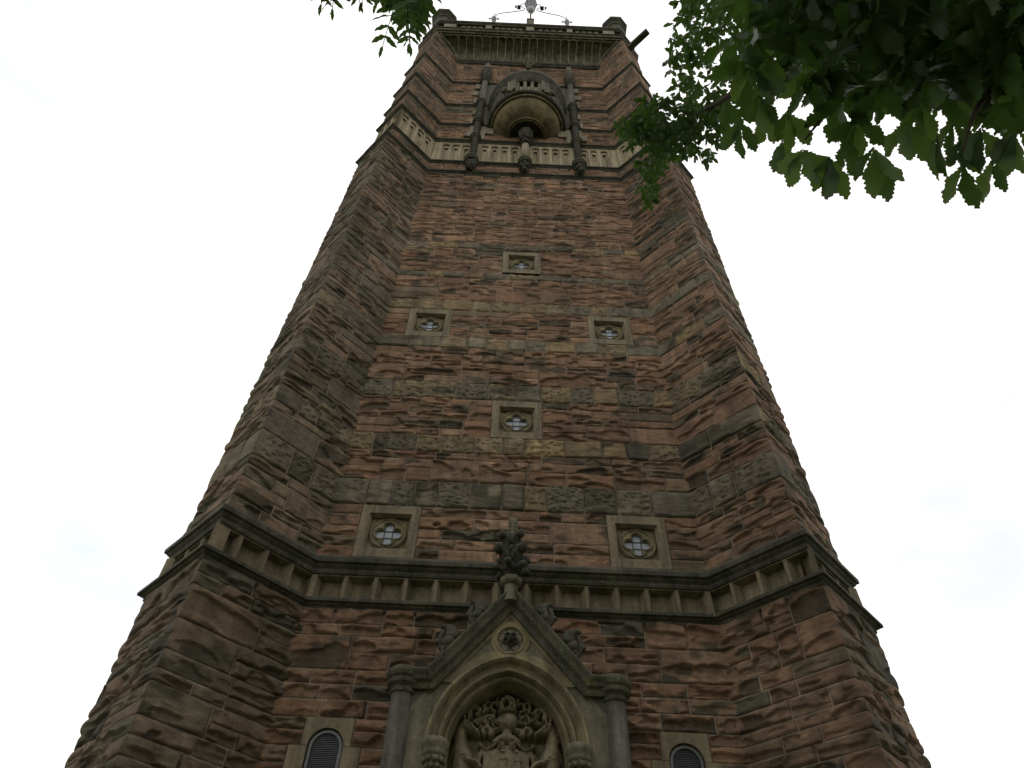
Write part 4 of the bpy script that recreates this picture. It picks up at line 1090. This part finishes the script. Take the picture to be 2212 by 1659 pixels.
# ------------------------------------------------------------ trees
def leaf_template(kind, seed):
    rr = np.random.RandomState(seed); n = 22; V = []; F = []; sw = rr.uniform(-.10, .10); cu = rr.uniform(.12, .34); fold = rr.uniform(.15, .45)
    ph = rr.rand(2)*6.28
    for i in range(n+1):
        t = i/n
        if kind == 'oblong': wd = .17*math.sin(math.pi*t**.9)**.6; lob = .010
        else: wd = .19*(math.sin(math.pi*min(1, t**1.4))**.8)*(1 if t < .97 else .5); lob = .022
        def edge(q):
            v = wd*(1+.13*math.sin(t*17+ph[q]))+lob*(((i+q) % 2)*2-1)*(0 < i < n)*rr.uniform(.2, 1.2)+rr.uniform(-.6, .6)*lob
            return max(v, .002)
        wl, wr = edge(0), edge(1)
        if rr.rand() < .06: wl *= .7
        bend = -cu*t*t; yc = sw*t*t
        V += [(t+.015*(i % 2), yc+wl, bend+fold*wl+.02*math.sin(t*14+ph[0])), (t, yc, bend), (t+.015*((i+1) % 2), yc-wr, bend+fold*wr+.02*math.sin(t*14+ph[1]))]
    for i in range(n): F += [(3*i, 3*i+1, 3*i+4, 3*i+3), (3*i+1, 3*i+2, 3*i+5, 3*i+4)]
    return np.array(V), np.array(F)
TPL = {k: [leaf_template(k, s+j) for j in range(9)] for k, s in (('obovate', 20), ('oblong', 50))}
class Foliage:
    def __init__(s): s.V = []; s.F = []; s.n = 0
    def leaf(s, p, dirv, up, ln, kind='obovate', wide=1.0):
        V, F = TPL[kind][rng.randint(9)]
        x = dirv/np.linalg.norm(dirv); z = up-x*(up@x); z /= np.linalg.norm(z)+1e-9; y = np.cross(z, x)
        Q = p+ln*(V[:, :1]*x+V[:, 1:2]*wide*y+V[:, 2:3]*z)
        s.V.append(Q); s.F.append(F+s.n); s.n += len(V)
    def whorl(s, p, ln, out, k=None, kind='obovate', spread=1.0):
        """palmate group of leaflets around a point; out: main direction"""
        k = k or rng.randint(4, 7); out = out/np.linalg.norm(out)
        a = np.cross(out, [0.3, .2, 1]); a /= np.linalg.norm(a); b = np.cross(out, a)
        ph = rng.rand()*6.28
        for i in range(k):
            t = ph+i*2*math.pi/k+rng.uniform(-.3, .3); dv = out*rng.uniform(.25, .9)+(a*math.cos(t)+b*math.sin(t))*spread
            s.leaf(p+rng.normal(0, .01, 3), dv, np.array([0, 0, 1.])+rng.normal(0, .35, 3), ln*rng.uniform(.72, 1.15), kind)
    def build(s, name, mat, par):
        o = make(name, np.concatenate(s.V), np.concatenate(s.F), mat, par, True); return o
def inpoly(x, y, P):
    c = False; n = len(P)
    for i in range(n):
        (x1, y1), (x2, y2) = P[i], P[i-1]
        if (y1 > y) != (y2 > y) and x < (x2-x1)*(y-y1)/(y2-y1)+x1: c = not c
    return c
def sample(P):
    xs = [p[0] for p in P]; ys = [p[1] for p in P]
    while True:
        x, y = rng.uniform(min(xs), max(xs)), rng.uniform(min(ys), max(ys))
        if inpoly(x, y, P): return x, y
def in_view(p, m=0):
    v = p-CAM; z = v@CF
    if z <= .1: return False
    x = 1106+FPX*(v@CR)/z; y = 829.5-FPX*(v@CU)/z
    return -60-m < x < 2272+m and -60-m < y < 1720+m
chest = thing('chestnut_tree', 'broad-leaved tree whose dark boughs hang over the top right of the view', 'tree', (5.2, -9.4, 0))
def rel(P, o): return P-np.array(o.location)
fo = Foliage(); fl = Foliage(); small = Foliage()
near = [(1560, -120), (1570, 60), (1600, 140), (1640, 180), (1700, 200), (1760, 190), (1850, 225), (1930, 225), (2000, 200), (2080, 230), (2160, 240), (2330, 290), (2330, -120)]
down = np.array([.05, .62, -.55])
for _ in range(330):
    x, y = sample(near); p = away(x, y, rng.uniform(2.7, 4.6)); (fl if rng.rand() < .12 else fo).whorl(p, .15, down+rng.normal(0, .6, 3))
for _ in range(380):
    x, y = sample([(1590, -120), (1620, 120), (1690, 170), (1760, 190), (1900, 215), (2060, 215), (2330, 270), (2330, -120)]); p = away(x, y, rng.uniform(4.8, 7.5)); fo.whorl(p, .17, down+rng.normal(0, .6, 3))
# hanging whorls along the lower edge
for (x, y, dd, k) in [(1598, 262, 2.5, 3), (1572, 215, 3.0, 2), (1640, 205, 2.7, 3), (1700, 240, 2.8, 3), (1850, 255, 2.8, 4), (1990, 225, 2.7, 3), (2060, 265, 2.7, 3), (2120, 275, 2.6, 3), (1690, 300, 2.6, 2), (1735, 322, 2.5, 4), (1792, 338, 2.5, 3), (1832, 300, 2.7, 2), (1888, 318, 2.4, 3), (1905, 345, 2.6, 2), (1960, 262, 2.6, 3), (2025, 292, 2.6, 2), (2080, 352, 2.5, 2), (2075, 300, 2.6, 3), (2150, 340, 2.7, 2), (2195, 285, 2.6, 4), (1660, 250, 3.0, 2)]:
    p = away(x, y, dd)
    for i in range(k):
        a = (i-(k-1)/2)*.62+rng.uniform(-.15, .15)
        dv = CR*math.sin(a)*1.0-CU*math.cos(a)+CF*rng.uniform(-.1, .35)
        (fl if rng.rand() < .5 else fo).leaf(p, dv, np.array([0, 0, 1.])+rng.normal(0, .2, 3), .125*rng.uniform(.85, 1.15))
# farther bough with leaves that look small
sm_up = [(1478, -60), (1470, 20), (1452, 60), (1448, 120), (1440, 165), (1480, 205), (1505, 245), (1540, 262), (1575, 240), (1600, 180), (1600, -60)]
sm_lo = [(1338, 262), (1375, 250), (1400, 208), (1445, 205), (1490, 225), (1540, 215), (1580, 205), (1585, 262), (1560, 300), (1535, 348), (1490, 338), (1455, 330), (1425, 360), (1412, 425), (1392, 430), (1394, 370), (1368, 330)]
for _ in range(190):
    x, y = sample(sm_up); small.whorl(away(x, y, rng.uniform(7.4, 9.4)), .115, down+rng.normal(0, .6, 3), 5)
for _ in range(240):
    x, y = sample(sm_lo); dd = rng.uniform(7.0, 8.2); small.whorl(away(x, y, dd), .105, down+rng.normal(0, .6, 3), 5)
for x, y in [(1345, 268), (1338, 262), (1352, 275), (1448, 128), (1402, 415), (1404, 430), (1398, 400), (1525, 340), (1470, 180)]: small.whorl(away(x, y, 7.6), .12, down, 5)
# rest of the crown: behind the photographer, unseen, thickened to shade the tower
cc = np.array([3.9, -8.3, 7.9])
for _ in range(2600):
    v = rng.normal(0, 1, 3); v /= np.linalg.norm(v); p = cc+v*np.array([5.2, 4.4, 3.6])*rng.uniform(.45, 1)**.5
    if in_view(p, 120): continue
    fo.whorl(p, .24, v+np.array([0, 0, -.4]), 5, spread=1.2)
for F_ in (fo, fl, small): F_.V = [q-np.array(chest.location) for q in F_.V]
fo.build('crown', M_leaf, chest); fl.build('foliage_spray', M_leaf2, chest); small.build('foliage_spray', M_leaf, chest)
T0 = np.array(chest.location)
def limb(pts, r0, r1, name, tree, n=24):
    mb = MB(); P = spline(pts, n); P = P-np.array(tree.location); tube(mb, P, np.linspace(r0, r1, n), 8); mb.build(name, M_bark, tree, True)
limb([T0, T0+[.1, .1, 2.0], T0+[-.1, .2, 4.2], T0+[-.3, .6, 6.6], T0+[-.5, 1.0, 9.0]], .34, .10, 'trunk', chest, 30)
b0 = T0+np.array([-.2, .4, 5.2])
limb([b0, away(2420, -260, 4.2), away(1990, -60, 4.1), away(1751, 25, 4.6), away(1660, 120, 5.4), away(1586, 199, 6.4), away(1500, 250, 7.5), away(1430, 275, 7.8)], .085, .006, 'limb', chest, 60)
limb([away(1990, -60, 4.1), away(1900, 60, 3.8), away(1840, 170, 3.4), away(1740, 300, 2.6)], .018, .003, 'limb', chest)
limb([away(2420, -260, 4.2), away(2250, 60, 3.4), away(2120, 220, 2.8), away(2080, 325, 2.5)], .022, .003, 'limb', chest)
limb([away(1751, 25, 4.6), away(1640, -40, 6.5), away(1560, 60, 8.2), away(1500, 120, 8.6)], .02, .004, 'limb', chest)
limb([away(1430, 275, 7.8), away(1410, 340, 7.7), away(1402, 420, 7.6)], .007, .003, 'limb', chest)
limb([away(1500, 250, 7.5), away(1430, 235, 7.7), away(1350, 266, 7.6)], .009, .003, 'limb', chest)
limb([b0, b0+[1.2, -.8, 2.2], b0+[2.6, -1.6, 3.4]], .14, .03, 'limb', chest)
limb([b0, b0+[-1.0, -1.6, 2.0], b0+[-2.2, -2.8, 3.2]], .12, .03, 'limb', chest)

ash = thing('ash_tree', 'tree whose pinnate leaf sprays hang into the top left beside the tower', 'tree', (-5.6, -9.2, 0))
A0 = np.array(ash.location)
fa = Foliage()
def pinnate(p, ax, ln, nb=5, lf=.12):
    """a rachis with leaflet pairs"""
    ax = ax/np.linalg.norm(ax); sd_ = np.cross(ax, CF); sd_ /= np.linalg.norm(sd_)
    for i in range(nb):
        q = p+ax*ln*i/nb; f = 1-.5*i/nb
        for s_ in (-1, 1): fa.leaf(q, ax*.55+s_*sd_*.85+rng.normal(0, .12, 3), -CF*1.0+rng.normal(0, .35, 3)+np.array([0, 0, .3]), lf*f*rng.uniform(.85, 1.15), 'oblong')
    fa.leaf(p+ax*ln, ax, -CF, lf*.5, 'oblong')
    tube(tw, [p-A0, p+ax*ln-A0], .0025, 5)
tw = MB()
D = 5.0
pinnate(away(852, 12, D), CR*-.28-CU*.95, .26, 4, .135)
for (x, y, ax) in [(890, -15, (.25, -1)), (905, 0, (-.1, -1)), (898, -30, (0, -1)), (880, 5, (.05, -1)), (912, -20, (-.2, -1)), (865, -25, (-.3, -1)), (880, 28, (.1, -1)), (925, -50, (.1, -1)), (800, -45, (-.4, -1)), (765, -60, (.2, -1)), (725, -62, (-.1, -1)), (835, -45, (-.5, -1)), (975, -75, (.1, -1)), (892, 18, (.2, -1)), (898, -5, (.0, -1)), (870, -10, (.3, -1)), (888, 30, (-.05, -1)), (845, -40, (.3, -1)), (810, -55, (.1, -1)), (712, -55, (-.3, -1))]:
    a = CR*ax[0]+CU*ax[1]+CF*rng.uniform(-.4, .4); pinnate(away(x, y, D*rng.uniform(.9, 1.15)), a, rng.uniform(.14, .22), 4, .125)
ac = np.array([-5.2, -8.6, 8.0])
for _ in range(600):  # unseen part of the ash crown, added to block sky light
    v = rng.normal(0, 1, 3); v /= np.linalg.norm(v); p = ac+v*np.array([4.2, 4.2, 3.2])*rng.uniform(.45, 1)**.5
    if in_view(p, 120): continue
    fa.whorl(p, .24, v+np.array([0, 0, -.4]), 5, kind='oblong', spread=1.2)
fa.V = [q-A0 for q in fa.V]; fa.build('crown', M_leaf, ash)
tw.build('twigs', M_bark, ash)
limb([A0, A0+[-.1, .1, 2.2], A0+[.1, .2, 4.6], A0+[.2, .3, 7.0], A0+[.2, .2, 9.2]], .30, .08, 'trunk', ash, 30)
limb([A0+[.1, .2, 4.8], A0+[1.2, 1.6, 6.6], away(600, -320, 5.2), away(800, -120, 5.0), away(890, -20, 5.0), away(900, 60, 5.0)], .07, .003, 'limb', ash, 50)
limb([A0+[.1, .2, 4.6], A0+[-1.4, -.6, 6.6], A0+[-2.4, -1.2, 8.0]], .12, .03, 'limb', ash)
print('faces', sum(len(o.data.polygons) for o in C.objects if o.type == 'MESH'))
